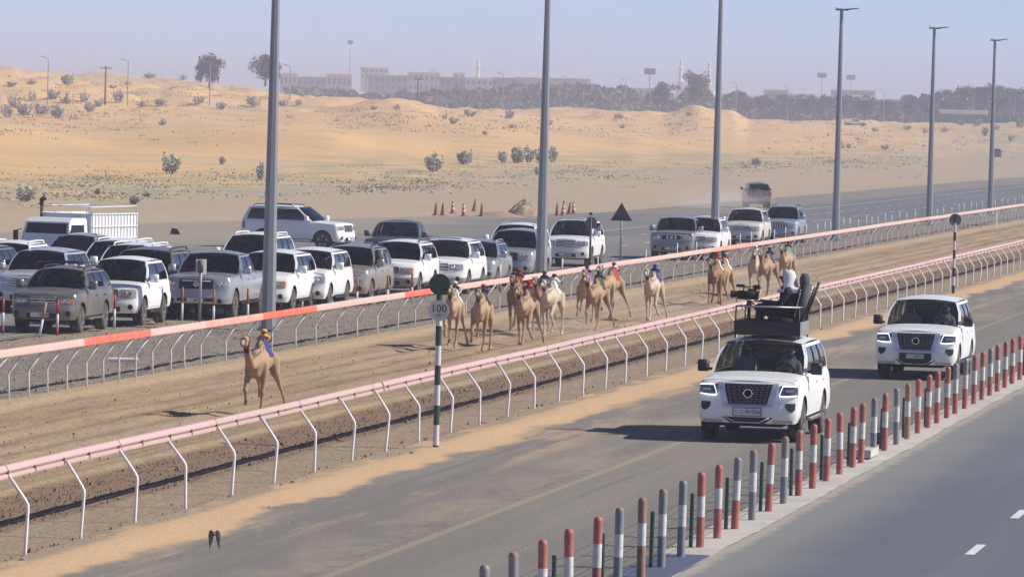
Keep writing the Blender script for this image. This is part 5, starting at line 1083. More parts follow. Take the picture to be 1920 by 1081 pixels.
# posts with switch boxes
for (px, py, top, lab_, white) in ((374, 607, 487, 'grey post with white-backed junction box before the silver pickup', True), (709, 569, 472, 'grey post with dark junction box before the champagne off-roader', False)):
    w = at(px, py); t = thing('box_post', lab_, 'post', (w.x, w.y, 0)); zt_ = atX(px, top, w.x).z
    q = MB(); q.tube([(0, 0, 0), (0, 0, zt_)], .042, 10); q.build('post', m_galv, t, True)
    if white: q = MB(); q.box((.0, .06, zt_-.20), (.30, .02, .42), rz=.45); q.build('back_plate', pm('plate_pale', (.80, .77, .74), .6), t)
    q = MB(); q.box((0, -.03, zt_-.18), (.15, .12, .34) if white else (.24, .14, .50)); q.build('junction_box', pm('box_dark_grey', (.10, .105, .115), .5), t, angle=.4)

# ------------------------------------------------------------------ marker stakes behind the far rail
m_sred = pm('stake_red', (.42, .02, .02), .5, var=.1); m_swood = pm('stake_wood', (.40, .25, .15), .8, var=.2); m_sbrick = pm('stake_brick', (.33, .12, .09), .7, var=.15)
stk = [(5, 625, 'rwr'), (73, 632, 'wood'), (107, 628, 'rwr'), (214, 615, 'rw'), (294, 605, 'lean'), (341, 599, 'brw'), (400, 605, 'brw'), (464, 601, 'brw'), (566, 583, 'brw'), (622, 580, 'brw'), (669, 575, 'brw'), (726, 571, 'brw'), (772, 566, 'brw'), (863, 552, 'wbr'), (937, 546, 'wbr'), (1053, 532, 'wbr'), (1120, 522, 'white'), (1210, 512, 'white'), (1269, 499, 'white'), (1305, 494, 'white'), (1362, 480, 'white'), (1387, 475, 'white'), (1408, 471, 'white'), (1432, 467, 'white'), (1451, 464, 'white'), (1472, 460, 'white'), (1491, 457, 'white'), (1511, 453, 'white')]
xx = 1532
while xx < 1915: stk.append((xx, 0, 'white')); xx += 13+random.uniform(-3, 3)
SN = {'rwr': 'red and white banded', 'wood': 'leaning bare wooden', 'rw': 'red-topped white', 'lean': 'leaning brick red and white', 'brw': 'brick red topped', 'wbr': 'white brick-footed', 'white': 'thin white'}
for i, (px, py, k) in enumerate(stk):
    w = at(px, py) if py else atX(px, 450, -33.4); t = thing('marker_stake', '%s marker stake behind the far rail, %s from the left' % (SN[k], nth(i)), 'stake', (w.x, w.y, -.02), 0, 'marker stakes behind the far rail')
    if k in ('wood', 'lean'): t.rotation_euler = (0, .18 if k == 'wood' else .12, 0)
    h = .95 if k != 'white' else random.uniform(.85, 1.05); r = .028 if k == 'white' else .036
    seq = {'rwr': [(0, .22, m_sred), (.22, .58, m_swhite), (.58, h, m_sred)], 'wood': [(0, .5, m_swhite), (.5, h, m_swood)], 'rw': [(0, .55, m_swhite), (.55, h, m_sred)], 'lean': [(0, .3, m_sbrick), (.3, .65, m_swhite), (.65, h, m_sbrick)], 'brw': [(0, .5, m_swhite), (.5, h, m_sbrick)], 'wbr': [(0, .35, m_sbrick), (.35, h, m_swhite)], 'white': [(0, .2, m_sbrick), (.2, h, m_swhite)]}[k]
    for a, c, mt in seq: q = MB(); q.lathe([(r, a), (r, c)], 8); q.build('band', mt, t, angle=.7)
# white step frame leaning on the far rail
w = atX(1845, 428, -29.2); t = thing('step_frame', 'white ladder-like step frame standing at the far rail on the right', 'frame', (-29.1, w.y, 0))
for x in (-.35, .62): q = MB(); q.tube([(x, 0, 0), (x, .1, 1.05)], .04, 6); q.build('upright', m_post, t)
for z in (.45, .72): q = MB(); q.tube([(-.35, .05, z), (.62, .05, z)], .03, 6); q.build('rung', m_post, t)
for x in (-.02, .3): q = MB(); q.tube([(x, .05, .45), (x, .05, .72)], .025, 6); q.build('spindle', m_post, t)

# ------------------------------------------------------------------ traffic cones and the dirt heap
m_cone = pm('cone_orange', (.50, .13, .045), .6, var=.15, dirt=((.30, .2, .14), .5, 6)); m_coned = pm('cone_faded', (.34, .16, .09), .8, var=.2, dirt=((.28, .22, .17), .7, 6)); m_conew = pm('cone_white', (.66, .64, .62), .6)
cn = [(817, 404, 0), (830, 404, 0), (849, 400, 1), (870, 405, 1), (889, 396, 2), (904, 405, 2), (1045, 404, 0), (1055, 404, 3), (1067, 401, 2), (1076, 401, 1)]
CL = ['faded brown', 'red banded white', 'weathered dark', 'bright orange']
side_n = {0: 'cluster left of the heap', 1: 'cluster right of the heap'}
for i, (px, py, k) in enumerate(cn):
    w = at(px, py); cl_ = 0 if i < 6 else 1; j = i if cl_ == 0 else i-6
    t = thing('traffic_cone', '%s traffic cone, %s in the %s' % (CL[k], nth(j), side_n[cl_]), 'traffic cone', w, random.uniform(0, 1), 'traffic cones around the dirt heap'); t.rotation_euler = (random.gauss(0, .05), random.gauss(0, .05), random.random())
    body = m_coned if k in (0, 2) else m_cone
    q = MB(); q.box((0, 0, .02), (.36, .36, .04)); q.build('base', body, t); q = MB(); q.lathe([(.15, .04), (.05, .72), (.035, .76), (.001, .76)], 14); q.build('cone', body, t, angle=.6)
    if k in (1, 3):
        for a in (.25, .50): rr_ = lambda z: .15-(z-.04)*.147+.004; q = MB(); q.lathe([(rr_(a), a), (rr_(a+.13), a+.13)], 14); q.build('white_band', m_conew, t, angle=.6)
    if k == 3: q = MB(); q.ball((0, 0, .84), (.07, .07, .09), seg=10, ring=6); q.build('lamp', m_cone, t, True)
def mound(name, px, py, sx, sy, h, mat, label, cat, seed=3, z=0.0):
    w = at(px, py); n = 26; P_ = []
    for i in range(n):
        row_ = []
        for j in range(n):
            u, v = -1+2*i/(n-1), -1+2*j/(n-1); rr_ = math.hypot(u, v); e = float(fbm(np.array([u*3]), np.array([v*3]), 4, seed)[0])
            row_.append((u*sx*(1+.2*e), v*sy, max(-.1, h*(max(0, 1-rr_)**.8)*(1+1.1*e)-.06)))
        P_.append(row_)
    q = MB(); q.grid(P_, flip=False); o = q.build(name, mat, None, loc=(w.x, w.y, z), angle=1.2); return tag(o, label, cat)
m_dirt = pm('dug_sand', (.36, .26, .16), .95, var=.3, scale=3, bump=.8, bscale=9)
mound('dirt_heap', 985, 404, 1.25, 1.6, 1.15, m_dirt, 'heap of dug sand between the two clusters of traffic cones', 'heap', 3); mound('dirt_spoil', 935, 405, 1.7, 1.2, .38, m_dirt, 'low spread of dug sand left of the heap', 'heap', 8)
w = at(327, 439); q = MB(); q.add([(-.22, 0, 0), (.25, .05, 0), (.2, .35, 0), (-.2, .3, 0), (-.15, .05, .30), (.12, .08, .26), (.1, .28, .22), (-.12, .26, .28)], [(3, 2, 1, 0), (4, 5, 6, 7), (0, 1, 5, 4), (1, 2, 6, 5), (2, 3, 7, 6), (3, 0, 4, 7)]); tag(q.build('rubber_block', m_trim, None, loc=w), 'black lump of rubber lying on the sand right of the cage truck', 'debris')
w = at(232, 678); t = thing('pipe', 'white plastic pipe lying on the ground behind the far rail', 'pipe', (w.x, w.y, .05), .1); q = MB(); q.tube([(-.36, 0, 0), (.36, .02, 0)], .05, 12, caps=False); q.build('tube', m_post, t, True); q = MB(); q.lathe([(.045, -.355), (.001, -.34)], 12, 'X'); q.build('bore', m_trim, t)
# bird flying low over the service road
p0 = atD(402, 1000, 62.0); t = thing('bird', 'small grey bird flying low over the sand near the left corner', 'bird', p0, .15)
bm_ = organic([((0, -.10, .01), .016, (0, .02, 0), .026), ((0, .02, 0), .024, (0, .13, -.005), .012), ((0, -.12, .018), .017, (0, -.15, .015), .006)], .006, 2); bm_.materials.append(pm('bird_grey', (.10, .09, .085), .8, var=.3, scale=30)); obj('body', bm_, t)
for s in (1, -1):
    q = MB(); P_ = [[(s*.008, -.03, .025), (s*.010, .05, -.03)], [(s*.035, -.04, .05), (s*.028, .04, -.10)], [(s*.060, -.02, .035), (s*.050, .05, -.17)], [(s*.072, .01, -.02), (s*.058, .05, -.185)]]; q.grid(P_); q.grid([[(x, y+.006, z) for x, y, z in r_] for r_ in P_], flip=True); q.build('wing', pm('bird_wing', (.17, .14, .125), .8, var=.4, scale=40), t)
q = MB(); q.add([(-.015, .12, 0), (.015, .12, 0), (.03, .19, -.005), (-.03, .19, -.005), (-.015, .12, -.006), (.015, .12, -.006), (.03, .19, -.011), (-.03, .19, -.011)], [(0, 1, 2, 3), (7, 6, 5, 4), (0, 4, 5, 1), (1, 5, 6, 2), (2, 6, 7, 3), (3, 7, 4, 0)]); q.build('tail', pm('bird_wing', (.12, .105, .10), .8), t)

# ------------------------------------------------------------------ far country: shrubs, trees, masts, buildings
def hit(px, py, d0=330, d1=1700):
    d = ray(px, py); h = math.hypot(d[0], d[1]); ds = np.arange(d0, d1, 4.0); x = d[0]/h*ds; y = d[1]/h*ds; zr_ = CAM_H+d[2]/h*ds; zt_ = terrain(x, y); k = np.nonzero(zt_ >= zr_)[0]
    if len(k) == 0: return None
    i = k[0]; return Vector((x[i], y[i], zt_[i]))
def leafmat(name, col, var=.4):
    if name in MATS: return MATS[name]
    m, n, p = nt_new(name); L = n.links; oi = N(n, 'ShaderNodeNewGeometry'); mx = N(n, 'ShaderNodeMix', data_type='RGBA'); mx.inputs[6].default_value = (*[c*(1-var) for c in col], 1); mx.inputs[7].default_value = (*[min(1, c*(1+var)) for c in col], 1)
    L.new(oi.outputs['Random Per Island'], mx.inputs[0]); L.new(mx.outputs[2], p.inputs['Base Color']); p.inputs['Roughness'].default_value = .75; p.inputs['Specular IOR Level'].default_value = .3; MATS[name] = m; return m
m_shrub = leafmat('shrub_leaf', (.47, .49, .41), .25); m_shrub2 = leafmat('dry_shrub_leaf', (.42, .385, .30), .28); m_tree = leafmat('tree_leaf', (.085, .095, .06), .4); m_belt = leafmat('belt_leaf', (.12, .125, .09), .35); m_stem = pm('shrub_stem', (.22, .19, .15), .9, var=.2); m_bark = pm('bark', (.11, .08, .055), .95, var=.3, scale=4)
def shrub_mesh(seed, n=150, leaf=.10, mat=None):
    rd = random.Random(seed); b = MB(); st = MB()
    for k in range(13):
        a = rd.uniform(0, 2*PI); lean = rd.uniform(.05, .62); h = rd.uniform(.6, 1.0)*(1-.35*lean); tip = Vector((math.cos(a)*lean*.62, math.sin(a)*lean*.62, h)); base = Vector((math.cos(a)*.06, math.sin(a)*.06, -.03)); mid = (base+tip)/2+Vector((math.cos(a)*.08, math.sin(a)*.08, -.05))
        st.tube([base, mid, tip], [.014, .011, .006], 4)
        for i in range(n//13):
            t = rd.uniform(.25, 1.0); p = base*(1-t)**2+mid*2*t*(1-t)+tip*t*t; u = Vector((rd.gauss(0, 1), rd.gauss(0, 1), rd.gauss(.5, .6))).normalized(); w = u.cross(Vector((rd.gauss(0, 1), rd.gauss(0, 1), rd.gauss(0, 1)))).normalized(); L_ = leaf*rd.uniform(.7, 1.3)
            b.add([p, p+u*L_*.5+w*L_*.3, p+u*L_, p+u*L_*.5-w*L_*.3], [(0, 1, 2, 3)])
    return b.mesh('foliage', mat or m_shrub), st.mesh('stem', m_stem)
SHR = [shrub_mesh(i, 420, .12) for i in range(4)]+[shrub_mesh(9, 240, .10, m_shrub2), shrub_mesh(10, 240, .10, m_shrub2)]
def shrub(px, py, w, h, label, group, kind):
    g = hit(px, py)
    if g is None: return
    d = math.hypot(g.x, g.y); s = d/F_PX; t = thing('shrub', label, 'shrub', (g.x, g.y, g.z-.03), random.uniform(0, 6), group); t.scale = (w*s/.92, w*s/.92, h*s/.88)
    f, st = SHR[kind]; obj('foliage', f, t); obj('stem', st, t)
near_s = [(318, 327, 54, 40), (416, 309, 20, 16), (490, 338, 24, 36), (812, 323, 52, 36), (873, 309, 46, 28), (944, 306, 34, 22), (966, 306, 48, 34), (990, 305, 36, 32), (1012, 304, 32, 28), (1036, 305, 30, 30), (1009, 328, 22, 16), (1418, 310, 26, 16), (45, 400, 54, 32), (250, 389, 44, 16), (185, 364, 26, 13), (275, 370, 30, 10)]
for i, (x, y, w, h) in enumerate(near_s): shrub(x, y, w, h, 'grey-green broad-leaved shrub on the sandy flat, %s from the left' % nth(sorted(q[0] for q in near_s).index(x)), 'shrubs on the sandy flat', i % 4)
dune_s = [(128, 161, 38, 22), (106, 134, 30, 11), (148, 134, 24, 11), (98, 192, 32, 22), (62, 190, 28, 20), (30, 203, 44, 26), (48, 217, 40, 24), (14, 222, 36, 24), (76, 215, 34, 22), (108, 222, 42, 24), (126, 197, 40, 22), (156, 192, 30, 20), (168, 210, 32, 20), (222, 194, 28, 24), (186, 202, 24, 16), (300, 202, 30, 14), (268, 204, 34, 12), (370, 199, 40, 18), (413, 206, 26, 16), (476, 201, 44, 20), (303, 235, 24, 14), (281, 147, 30, 10), (342, 150, 24, 10), (461, 158, 24, 14), (532, 201, 26, 12), (561, 200, 22, 12), (20, 165, 30, 8), (60, 158, 26, 8), (210, 168, 26, 8), (240, 160, 22, 8)]
for i, (x, y, w, h) in enumerate(dune_s): shrub(x, y, w, h, 'grey shrub on the dune slope at the left, %s from the left edge' % nth(sorted(q[0] for q in dune_s).index(x)), 'shrubs on the left dune', i % 6)
far_s = [(700, 207, 20, 8), (745, 205, 24, 8), (835, 225, 18, 12), (849, 233, 26, 14), (880, 219, 32, 14), (910, 253, 16, 8), (954, 223, 28, 18), (961, 241, 28, 9), (1026, 236, 28, 16), (1160, 223, 26, 10), (1166, 241, 16, 9), (1292, 219, 22, 8), (1512, 226, 20, 10), (1553, 256, 9, 7), (1578, 278, 18, 14), (1591, 278, 14, 10), (1660, 280, 22, 10), (1641, 247, 18, 8), (1700, 243, 24, 9), (1735, 250, 20, 9), (1770, 247, 26, 9), (1802, 236, 22, 12), (1832, 238, 26, 14), (1846, 255, 26, 16), (1868, 245, 22, 10), (1895, 265, 20, 13), (1910, 240, 30, 18)]
for i, (x, y, w, h) in enumerate(far_s): shrub(x, y, w, h, 'low desert shrub beyond the roads, %s from the left of the far scrub' % nth(i), 'shrubs in the far scrub', (i*5) % 6)
# grass and small scrub
def tufts(name, zones, n, hmin, hmax, mat, label, cat, blades=6, spread=.5):
    b = MB(); pts = []
    for c in range(n*3):
        x0, x1, y0, y1 = random.choice(zones); px = random.gauss((x0+x1)/2, (x1-x0)*.33); py = random.gauss((y0+y1)/2, (y1-y0)*.42)
        if -30 < px < 1950: pts.append((px, py))
    pts = np.array(pts); k = fbm(pts[:, 0]/45, pts[:, 1]/9, 3, 61); pts = pts[rng.random(len(pts)) < .2+2.4*np.maximum(0, k+.08)][:n]
    for px, py in pts:
        g = hit(px, py, 230)
        if g is None: continue
        d = math.hypot(g.x, g.y); hh = random.uniform(hmin, hmax)*(.6+.4*d/500)
        for k in range(blades):
            a = random.uniform(0, 2*PI); o = Vector((random.gauss(0, spread), random.gauss(0, spread*1.6), -.02)); u = Vector((math.cos(a), math.sin(a), 0))
            b.add([g+o-u*.10, g+o+u*.10, g+o+u*random.uniform(-.15, .15)+Vector((random.gauss(0, .08), random.gauss(0, .08), hh*random.uniform(.6, 1.1)))], [(0, 1, 2)])
    return stuff(b.build(name, mat), label, cat)
m_grass = leafmat('dry_grass', (.36, .345, .225), .2); m_scrub = leafmat('dune_scrub', (.30, .255, .175), .3)
tufts('grass', [(0, 300, 322, 350), (100, 720, 326, 348), (640, 1120, 318, 345), (0, 420, 350, 372), (900, 1300, 310, 335), (1280, 1480, 305, 318), (1500, 1720, 296, 312), (640, 800, 345, 360)], 850, .10, .22, m_grass, 'thin dry grass on the sandy flat', 'grass', 7, .9)
tufts('dune_scrub', [(0, 560, 145, 230), (0, 250, 190, 236), (560, 900, 205, 235), (900, 1400, 215, 245), (1400, 1920, 228, 285)], 1150, .15, .38, m_scrub, 'small dry scrub dotted over the dunes', 'scrub', 6, .7)

def tree_mesh(seed, n=1500, leaf=.05, shape='round'):
    """unit tree: height 1, crown width about .8"""
    rd = random.Random(seed); tr = MB(); b = MB()
    tr.tube([(0, 0, -.05), (.01, 0, .15), (.0, .01, .34), (.02, 0, .55)], [.035, .028, .022, .012], 7)
    cl = []
    for k in range(26):
        a = rd.uniform(0, 2*PI); r = rd.uniform(.02, .34); z = rd.uniform(.34, .90)-(.10*r if shape == 'round' else .25*r); c = Vector((math.cos(a)*r, math.sin(a)*r, z)); cl.append((c, rd.uniform(.09, .17)))
        tr.tube([(0, 0, .3+.1*rd.random()), (c.x*.5, c.y*.5, z*.8), c], [.014, .009, .004], 5)
    for i in range(n):
        c, r = rd.choice(cl); v = Vector((rd.gauss(0, 1), rd.gauss(0, 1), rd.gauss(0, .8))); v = v/max(v.length, .01)*r*rd.random()**.4*1.1; p = c+v
        if shape == 'droop': p.z -= abs(rd.gauss(0, .05))
        u = Vector((rd.gauss(0, 1), rd.gauss(0, 1), rd.gauss(0, 1))).normalized(); w = u.cross(Vector((rd.gauss(0, 1), rd.gauss(0, 1), rd.gauss(0, 1)))).normalized(); s = leaf*rd.uniform(.5, 1.2)
        b.add([p-u*s*.5, p+w*s*.4, p+u*s*.5, p-w*s*.4], [(0, 1, 2, 3)])
    return b.mesh('crown', m_tree), tr.mesh('trunk', m_bark, True)
TR = [tree_mesh(1, 3000, .06, 'droop'), tree_mesh(2, 3000, .06, 'droop'), tree_mesh(3, 2600, .062), tree_mesh(4, 2600, .062), tree_mesh(5, 2600, .062)]
def tree(px, ybase, ytop, wpx, dist, kind, label, group=None):
    g = hit(px, ybase) if dist is None else None
    if dist is None and g is None: dist = 1200
    if g is None: q = atD(px, ybase, dist); g = Vector((q.x, q.y, q.z))
    d = math.hypot(g.x, g.y); s = d/F_PX; t = thing('tree', label, 'tree', g-Vector((0, 0, .1)), random.uniform(0, 6), group); h = (ybase-ytop)*s; t.scale = (wpx*s/.85, wpx*s/.85, h)
    c, k = TR[kind]; obj('crown', c, t); obj('trunk', k, t)
tree(393, 166, 96, 58, None, 0, 'dark drooping tree on the left dune crest, left one of the two')
tree(497, 158, 93, 58, None, 1, 'dark drooping tree behind the nearest lamp post, right one of the two')
tree(1303, 206, 132, 54, 1500, 2, 'tall round tree right before the white mosque'); tree(1243, 208, 154, 58, 1520, 3, 'broad tree left of the white mosque')
tg = 'trees along the far right horizon'
tl = [(1395, 214, 180, 40), (1430, 218, 178, 44), (1470, 220, 176, 44), (1512, 222, 180, 36), (1546, 222, 178, 44), (1585, 224, 182, 40), (1622, 224, 183, 46), (1662, 222, 186, 46), (1704, 222, 176, 48), (1736, 224, 178, 44), (1772, 222, 168, 58), (1804, 222, 161, 60), (1836, 222, 156, 58), (1870, 224, 161, 62), (1906, 224, 163, 58), (1940, 224, 165, 58)]
for i, (x, yb_, yt, w) in enumerate(tl): tree(x, yb_, yt, w, 1560+30*(i % 3), 2+i % 3, 'hazy dark tree in the far belt, %s right of the mosque' % nth(i), tg)
# hazy belt of scrubby trees before the town: one mass
b = MB()
for i in range(21000):
    px = random.uniform(535, 1945); top = 172+14*float(fbm(np.array([px/30.]), np.array([1.0]), 3, 77)[0])*2+6*math.sin(px/90); base = 202+(px-535)*.020
    if px > 1200: top += 8
    if px > 1400: top += 8
    dd = random.uniform(1640, 1880); py = random.uniform(top, base+4) if random.random() < .8 else random.uniform(top-3, top+8); p = atD(px, py, dd); s = random.uniform(.5, 1.5)
    u = Vector((random.gauss(0, 1), random.gauss(0, 1), random.gauss(0, 1))).normalized()*s; w = u.cross(Vector((random.gauss(0, 1), random.gauss(0, 1), random.gauss(0, 1)))).normalized()*s*.7
    b.add([p-u, p+w, p+u, p-w], [(0, 1, 2, 3)])
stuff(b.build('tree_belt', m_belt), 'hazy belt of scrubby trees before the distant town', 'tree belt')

# town
def bcol(c): return pm('wall_%d_%d_%d' % tuple(int(q*100) for q in c), c, .9, var=.06, scale=.2)
m_win = pm('far_window', (.16, .165, .18), .4, var=.2); GT = 'buildings of the hazy town'
def bld(px0, px1, yt, yb_, dist, col, label, nx=4, nz=1, par=True, name='building', roofc=None):
    c = atD((px0+px1)/2, yb_, dist); s = dist/F_PX; w = (px1-px0)*s; h = (yb_-yt)*s+6; rz = -math.atan2(c.x, c.y); t = thing(name, label, 'building', (c.x, c.y, c.z-6), rz, GT)
    m = bcol(col); q = MB(); q.box((0, 7, h/2), (w, 14, h)); q.build('wall', m, t)
    q = MB(); e = .35; q.box((0, 7, h+.2), (w+e, 14+e, .5)); q.build('parapet', bcol(roofc or tuple(min(.9, v*1.1) for v in col)), t)
    for k in range(nx):
        for z in range(nz):
            ww = w/nx*.45; hh = (h-6)/(nz)*.45; x = -w/2+w*(k+.5)/nx; zc = 6+(h-6)*(z+.55)/nz; q = MB(); q.box((x, -.04, zc), (ww, .12, hh)); f = q.build('window', m_win, t); q = MB(); q.box((x, -.08, zc-hh/2-.1), (ww*1.2, .2, .15)); q.build('sill', m, f)
    return t
PALE = (.62, .60, .56); WHITE_ = (.72, .71, .69); GREY_ = (.40, .39, .40); TAN = (.45, .40, .36)
bld(524, 556, 139, 165, 2250, PALE, 'low pale house at the left end of the town', 4); bld(556, 612, 146, 168, 2300, GREY_, 'low grey house right of the leftmost pale one', 5); bld(612, 659, 141, 168, 2200, PALE, 'pale walled building below the tall thin mast', 5)
bld(676, 728, 128, 150, 2600, WHITE_, 'white rooftop cluster right of the tall thin mast', 6, 2); bld(690, 764, 143, 172, 2250, GREY_, 'wide grey block below the white rooftops', 7, 2); bld(764, 824, 138, 175, 2350, PALE, 'long pale building left of the brown-grey block', 6, 2)
bld(823, 872, 147, 184, 2150, (.38, .34, .33), 'brown-grey block left of the single minaret', 4, 2); bld(850, 872, 138, 150, 2500, WHITE_, 'small white roof cube above the brown-grey block', 2); bld(872, 924, 148, 180, 2250, PALE, 'pale building right below the single minaret', 5, 2); bld(922, 969, 148, 182, 2120, (.36, .34, .36), 'dark grey block right of the single minaret', 4, 2)
t = bld(968, 1101, 153, 182, 2200, (.50, .45, .42), 'long pale building with arcade behind the second lamp post', 0); 
s_ = 2200/F_PX; w_ = 133*s_; h_ = 29*s_+6
for k in range(9): q = MB(); q.box((-w_/2+w_*(k+.5)/9, -.10, 6+(h_-6)*.38), (w_/9*.62, .3, (h_-6)*.7)); q.build('arch_opening', m_win, t)
q = MB(); q.box((0, 6, h_+.9), (w_+2, 17, 1.0)); q.build('roof_slab', bcol((.52, .46, .42)), t)
bld(1100, 1162, 166, 186, 2350, PALE, 'low pale wall right of the arcade building', 6); bld(1162, 1219, 167, 184, 2300, (.42, .41, .44), 'low grey shed left of the broad tree', 5); bld(1345, 1388, 178, 190, 2200, WHITE_, 'low white house right of the mosque', 4); bld(1398, 1420, 181, 191, 2150, WHITE_, 'small white house second right of the mosque', 2)
bld(1432, 1477, 171, 192, 2300, (.36, .36, .39), 'grey hall between white houses and floodlights', 5); bld(1480, 1530, 178, 194, 2350, PALE, 'low pale house left of the floodlight masts', 4, 2); bld(1558, 1640, 171, 181, 2420, (.34, .33, .36), 'dark roofed grandstand right of the floodlight masts', 8); bld(1586, 1642, 180, 190, 2300, WHITE_, 'white wall below the dark roofed grandstand', 5); bld(1668, 1700, 188, 200, 2300, PALE, 'small pale house left of the big grove', 3)
def minaret(par, x, y, z0, h, r):
    q = MB(); m = bcol((.86, .85, .83)); q.lathe([(r*1.25, 0), (r*1.2, h*.25), (r*1.45, h*.27), (r*1.45, h*.29), (r, h*.30), (r*.95, h*.52), (r*1.5, h*.55), (r*1.5, h*.58), (r*.85, h*.59), (r*.8, h*.76), (r*1.25, h*.79), (r*1.25, h*.81), (r*.6, h*.82), (r*.55, h*.90), (r*.75, h*.92), (r*.35, h*.96), (.05, h)], 12, 'Z', (x, y, z0)); return q.build('minaret', m, par, angle=.5)
c = atD(895, 180, 2400); t = thing('minaret', 'single white minaret rising above the town', 'minaret', (c.x, c.y, c.z-4)); minaret(t, 0, 0, 0, 72*.24+4, .9).name = 'shaft'
c = atD(1302, 195, 2350); t = thing('mosque', 'white mosque with dome and two slim minarets behind the trees', 'mosque', (c.x, c.y, c.z-4), -math.atan2(c.x, c.y), GT); k = 2350/F_PX
minaret(t, -27*k, 0, 0, 87*k+4, .95); minaret(t, 26*k, 0, 0, 83*k+4, .95); q = MB(); q.box((0, 8, 5), (70*k, 16, 10)); q.build('prayer_hall', bcol(WHITE_), t); q = MB(); q.lathe([(4.6, 9.5), (4.6, 10.2)]+[(4.4*math.cos(a), 10.2+4.2*math.sin(a)) for a in np.linspace(0, 1.45, 9)]+[(.1, 15.4)], 20, 'Z', (28*k, 5, -4)); q.build('dome', bcol(WHITE_), t, angle=.6)
m_mast = pm('far_mast', (.30, .31, .33), .6)
def mast(px, yb_, yt, dist, kind, label, group='lamp masts of the far road'):
    g = hit(px, yb_, 700) if dist is None else None
    if g is None: g = atD(px, yb_, dist or 1150)
    d = math.hypot(g.x, g.y); h = (yb_-yt)*d/F_PX; t = thing({'lamp': 'far_lamp_post', 'wood': 'power_pole', 'flood': 'floodlight_mast', 'tower': 'radio_mast'}[kind], label, {'lamp': 'lamp post', 'wood': 'power pole', 'flood': 'floodlight', 'tower': 'mast'}[kind], (g.x, g.y, g.z-.2), -math.atan2(g.x, g.y), group if kind == 'lamp' else None)
    r = .10 if kind == 'lamp' else .16
    q = MB(); q.lathe([(r*1.3, 0), (r*.8, h)], 8); q.build('mast', m_bark if kind == 'wood' else m_mast, t)
    if kind == 'lamp': q = MB(); q.tube([(0, 0, h-.05), (-.9, 0, h+.25)], .06, 5); q.box((-1.1, 0, h+.28), (.8, .3, .14)); q.build('lamp_arm', m_mast, t)
    elif kind == 'wood':
        q = MB(); q.box((0, 0, h-.35), (2.2, .14, .16)); q.build('cross_arm', m_bark, t)
        for x in (-.9, -.3, .3, .9): q = MB(); q.lathe([(.08, h-.27), (.10, h-.1), (.04, h)], 8, 'Z', (x, 0, 0)); q.build('insulator', m_mast, t)
    else:
        q = MB(); q.box((0, 0, h-.6), (4.0 if kind == 'flood' else 2.4, .4, 2.2 if kind == 'flood' else 1.6)); q.build('head_frame', m_mast, t)
        for x in (-1.2, 0, 1.2): q = MB(); q.box((x*(1 if kind == 'flood' else .6), -.3, h-.6), (.7, .25, .7)); q.build('lamp', m_mast, t)
    return t
for i, (x, yb_, yt) in enumerate([(89, 194, 108), (239, 197, 113), (393, 200, 117), (543, 202, 123), (685, 206, 129), (818, 206, 133), (943, 206, 138), (1061, 214, 143), (1172, 216, 149), (1380, 219, 156), (1476, 225, 162), (1657, 228, 170), (1824, 224, 176), (1902, 226, 179)]): mast(x, yb_, yt, [1010, 1040, 1060, 1090, 1120, 1200, 1290, 1330, 1400, 1450, 1480, 1500, 1540, 1550][i], 'lamp', 'thin far lamp mast along the distant road, %s from the left' % nth(i))
mast(197, 195, 123, 1010, 'wood', 'wooden power pole with cross arm on the left dune'); mast(783, 196, 144, 1150, 'wood', 'wooden power pole before the long pale building'); mast(655, 165, 76, 2300, 'tower', 'tall thin white mast rising above the left of the town'); mast(1217, 185, 130, 1900, 'flood', 'single floodlight mast left of the mosque'); mast(1540, 190, 138, 2300, 'flood', 'left floodlight mast of the pair before the grandstand'); mast(1594, 190, 142, 2400, 'flood', 'right floodlight mast of the pair before the grandstand')
# green hoarding and white shed roof at the far right
def longwall(px0, px1, yt, yb_, dist, col, label, name, cat, th=.5, n=12):
    a, c = atD(px0, yb_, dist), atD(px1, yb_, dist); t = thing(name, label, cat, a); v = c-a; L_ = v.length; ang = math.atan2(v.y, v.x); h = (yb_-yt)*dist/F_PX; m = pm('wall_'+name, col, .8, var=.12, scale=.3); t.rotation_euler = (0, 0, ang)
    for k in range(n): q = MB(); q.box((L_*(k+.5)/n, 0, h/2-.4), (L_/n*.985, th, h+.8)); q.build('panel', m, t)
    for k in range(n+1): q = MB(); q.box((L_*k/n, -.1, h/2-.3), (.25, th+.2, h+1)); q.build('post', m_mast, t)
longwall(1712, 1930, 212, 223, 1420, (.10, .22, .22), 'dark teal hoarding below the big grove at the right', 'hoarding', 'fence'); longwall(1308, 1366, 198, 206, 1380, (.20, .34, .32), 'teal hoarding behind the sand mound by the mosque', 'mound_hoarding', 'fence', n=5)
bld(1762, 1852, 209, 213, 1460, (.72, .72, .70), 'white flat shed roof above the teal hoarding', 0, name='shed')

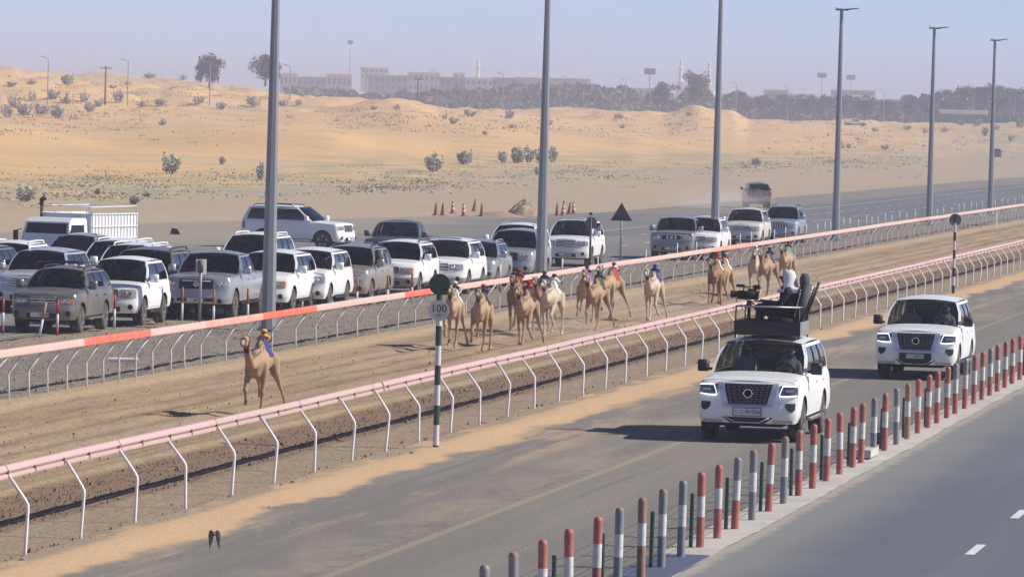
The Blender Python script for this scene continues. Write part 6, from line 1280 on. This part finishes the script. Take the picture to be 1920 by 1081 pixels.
# dust thrown up by the departing car
def dust(name, c, s, dens, label):
    m, n, p = nt_new(name+'_air'); n.nodes.remove(p); L = n.links; v = N(n, 'ShaderNodeVolumePrincipled'); v.inputs['Color'].default_value = (.93, .86, .76, 1)
    tc = N(n, 'ShaderNodeTexCoord'); gr = N(n, 'ShaderNodeTexGradient', gradient_type='SPHERICAL'); L.new(tc.outputs['Object'], gr.inputs[0]); nz = N(n, 'ShaderNodeTexNoise'); nz.inputs['Scale'].default_value = 2.2; nz.inputs['Detail'].default_value = 4; L.new(tc.outputs['Object'], nz.inputs['Vector'])
    a = N(n, 'ShaderNodeMapRange'); L.new(nz.outputs[0], a.inputs[0]); a.inputs[1].default_value = .38; a.inputs[2].default_value = .7
    q = N(n, 'ShaderNodeMath', operation='MULTIPLY'); L.new(gr.outputs['Fac'], q.inputs[0]); L.new(a.outputs[0], q.inputs[1]); q2 = N(n, 'ShaderNodeMath', operation='MULTIPLY'); L.new(q.outputs[0], q2.inputs[0]); q2.inputs[1].default_value = dens; L.new(q2.outputs[0], v.inputs['Density']); L.new(v.outputs[0], n.nodes['Material Output'].inputs['Volume'])
    b = MB(); b.ball((0, 0, 0), 1.0, seg=16, ring=10); o = b.build(name, m, None, loc=c); o.scale = s; return stuff(o, label, 'dust')
c = at(1385, 392); dust('dust_cloud', (c.x-1.5, c.y+1, .5), (4.4, 6.0, 1.3), .32, 'pale dust cloud trailing behind the departing dark car')
for px, py, sx_, dn, lb in ((1000, 640, 2.6, .10, 'thin dust at the feet of the main pack of camels'), (1145, 600, 3.0, .12, 'thin dust around the hooves of the group of three'), (1420, 552, 3.0, .12, 'thin dust behind the last camels of the field')):
    c = at(px, py); dust('hoof_dust', (c.x, c.y+3, .3), (sx_, 7.0, .75), dn, lb)
HAZE_D = 3.9e-4
m, n, p = nt_new('haze_air'); n.nodes.remove(p)
v = N(n, 'ShaderNodeVolumePrincipled'); v.inputs['Color'].default_value = (.64, .665, .85, 1); v.inputs['Density'].default_value = HAZE_D; v.inputs['Anisotropy'].default_value = 0.0
n.links.new(v.outputs[0], n.nodes['Material Output'].inputs['Volume'])
b = MB(); b.box((0, 0, 19.0), (10800, 10800, 42)); o = stuff(b.build('haze', m), 'pale dusty haze hanging over the desert', 'haze')
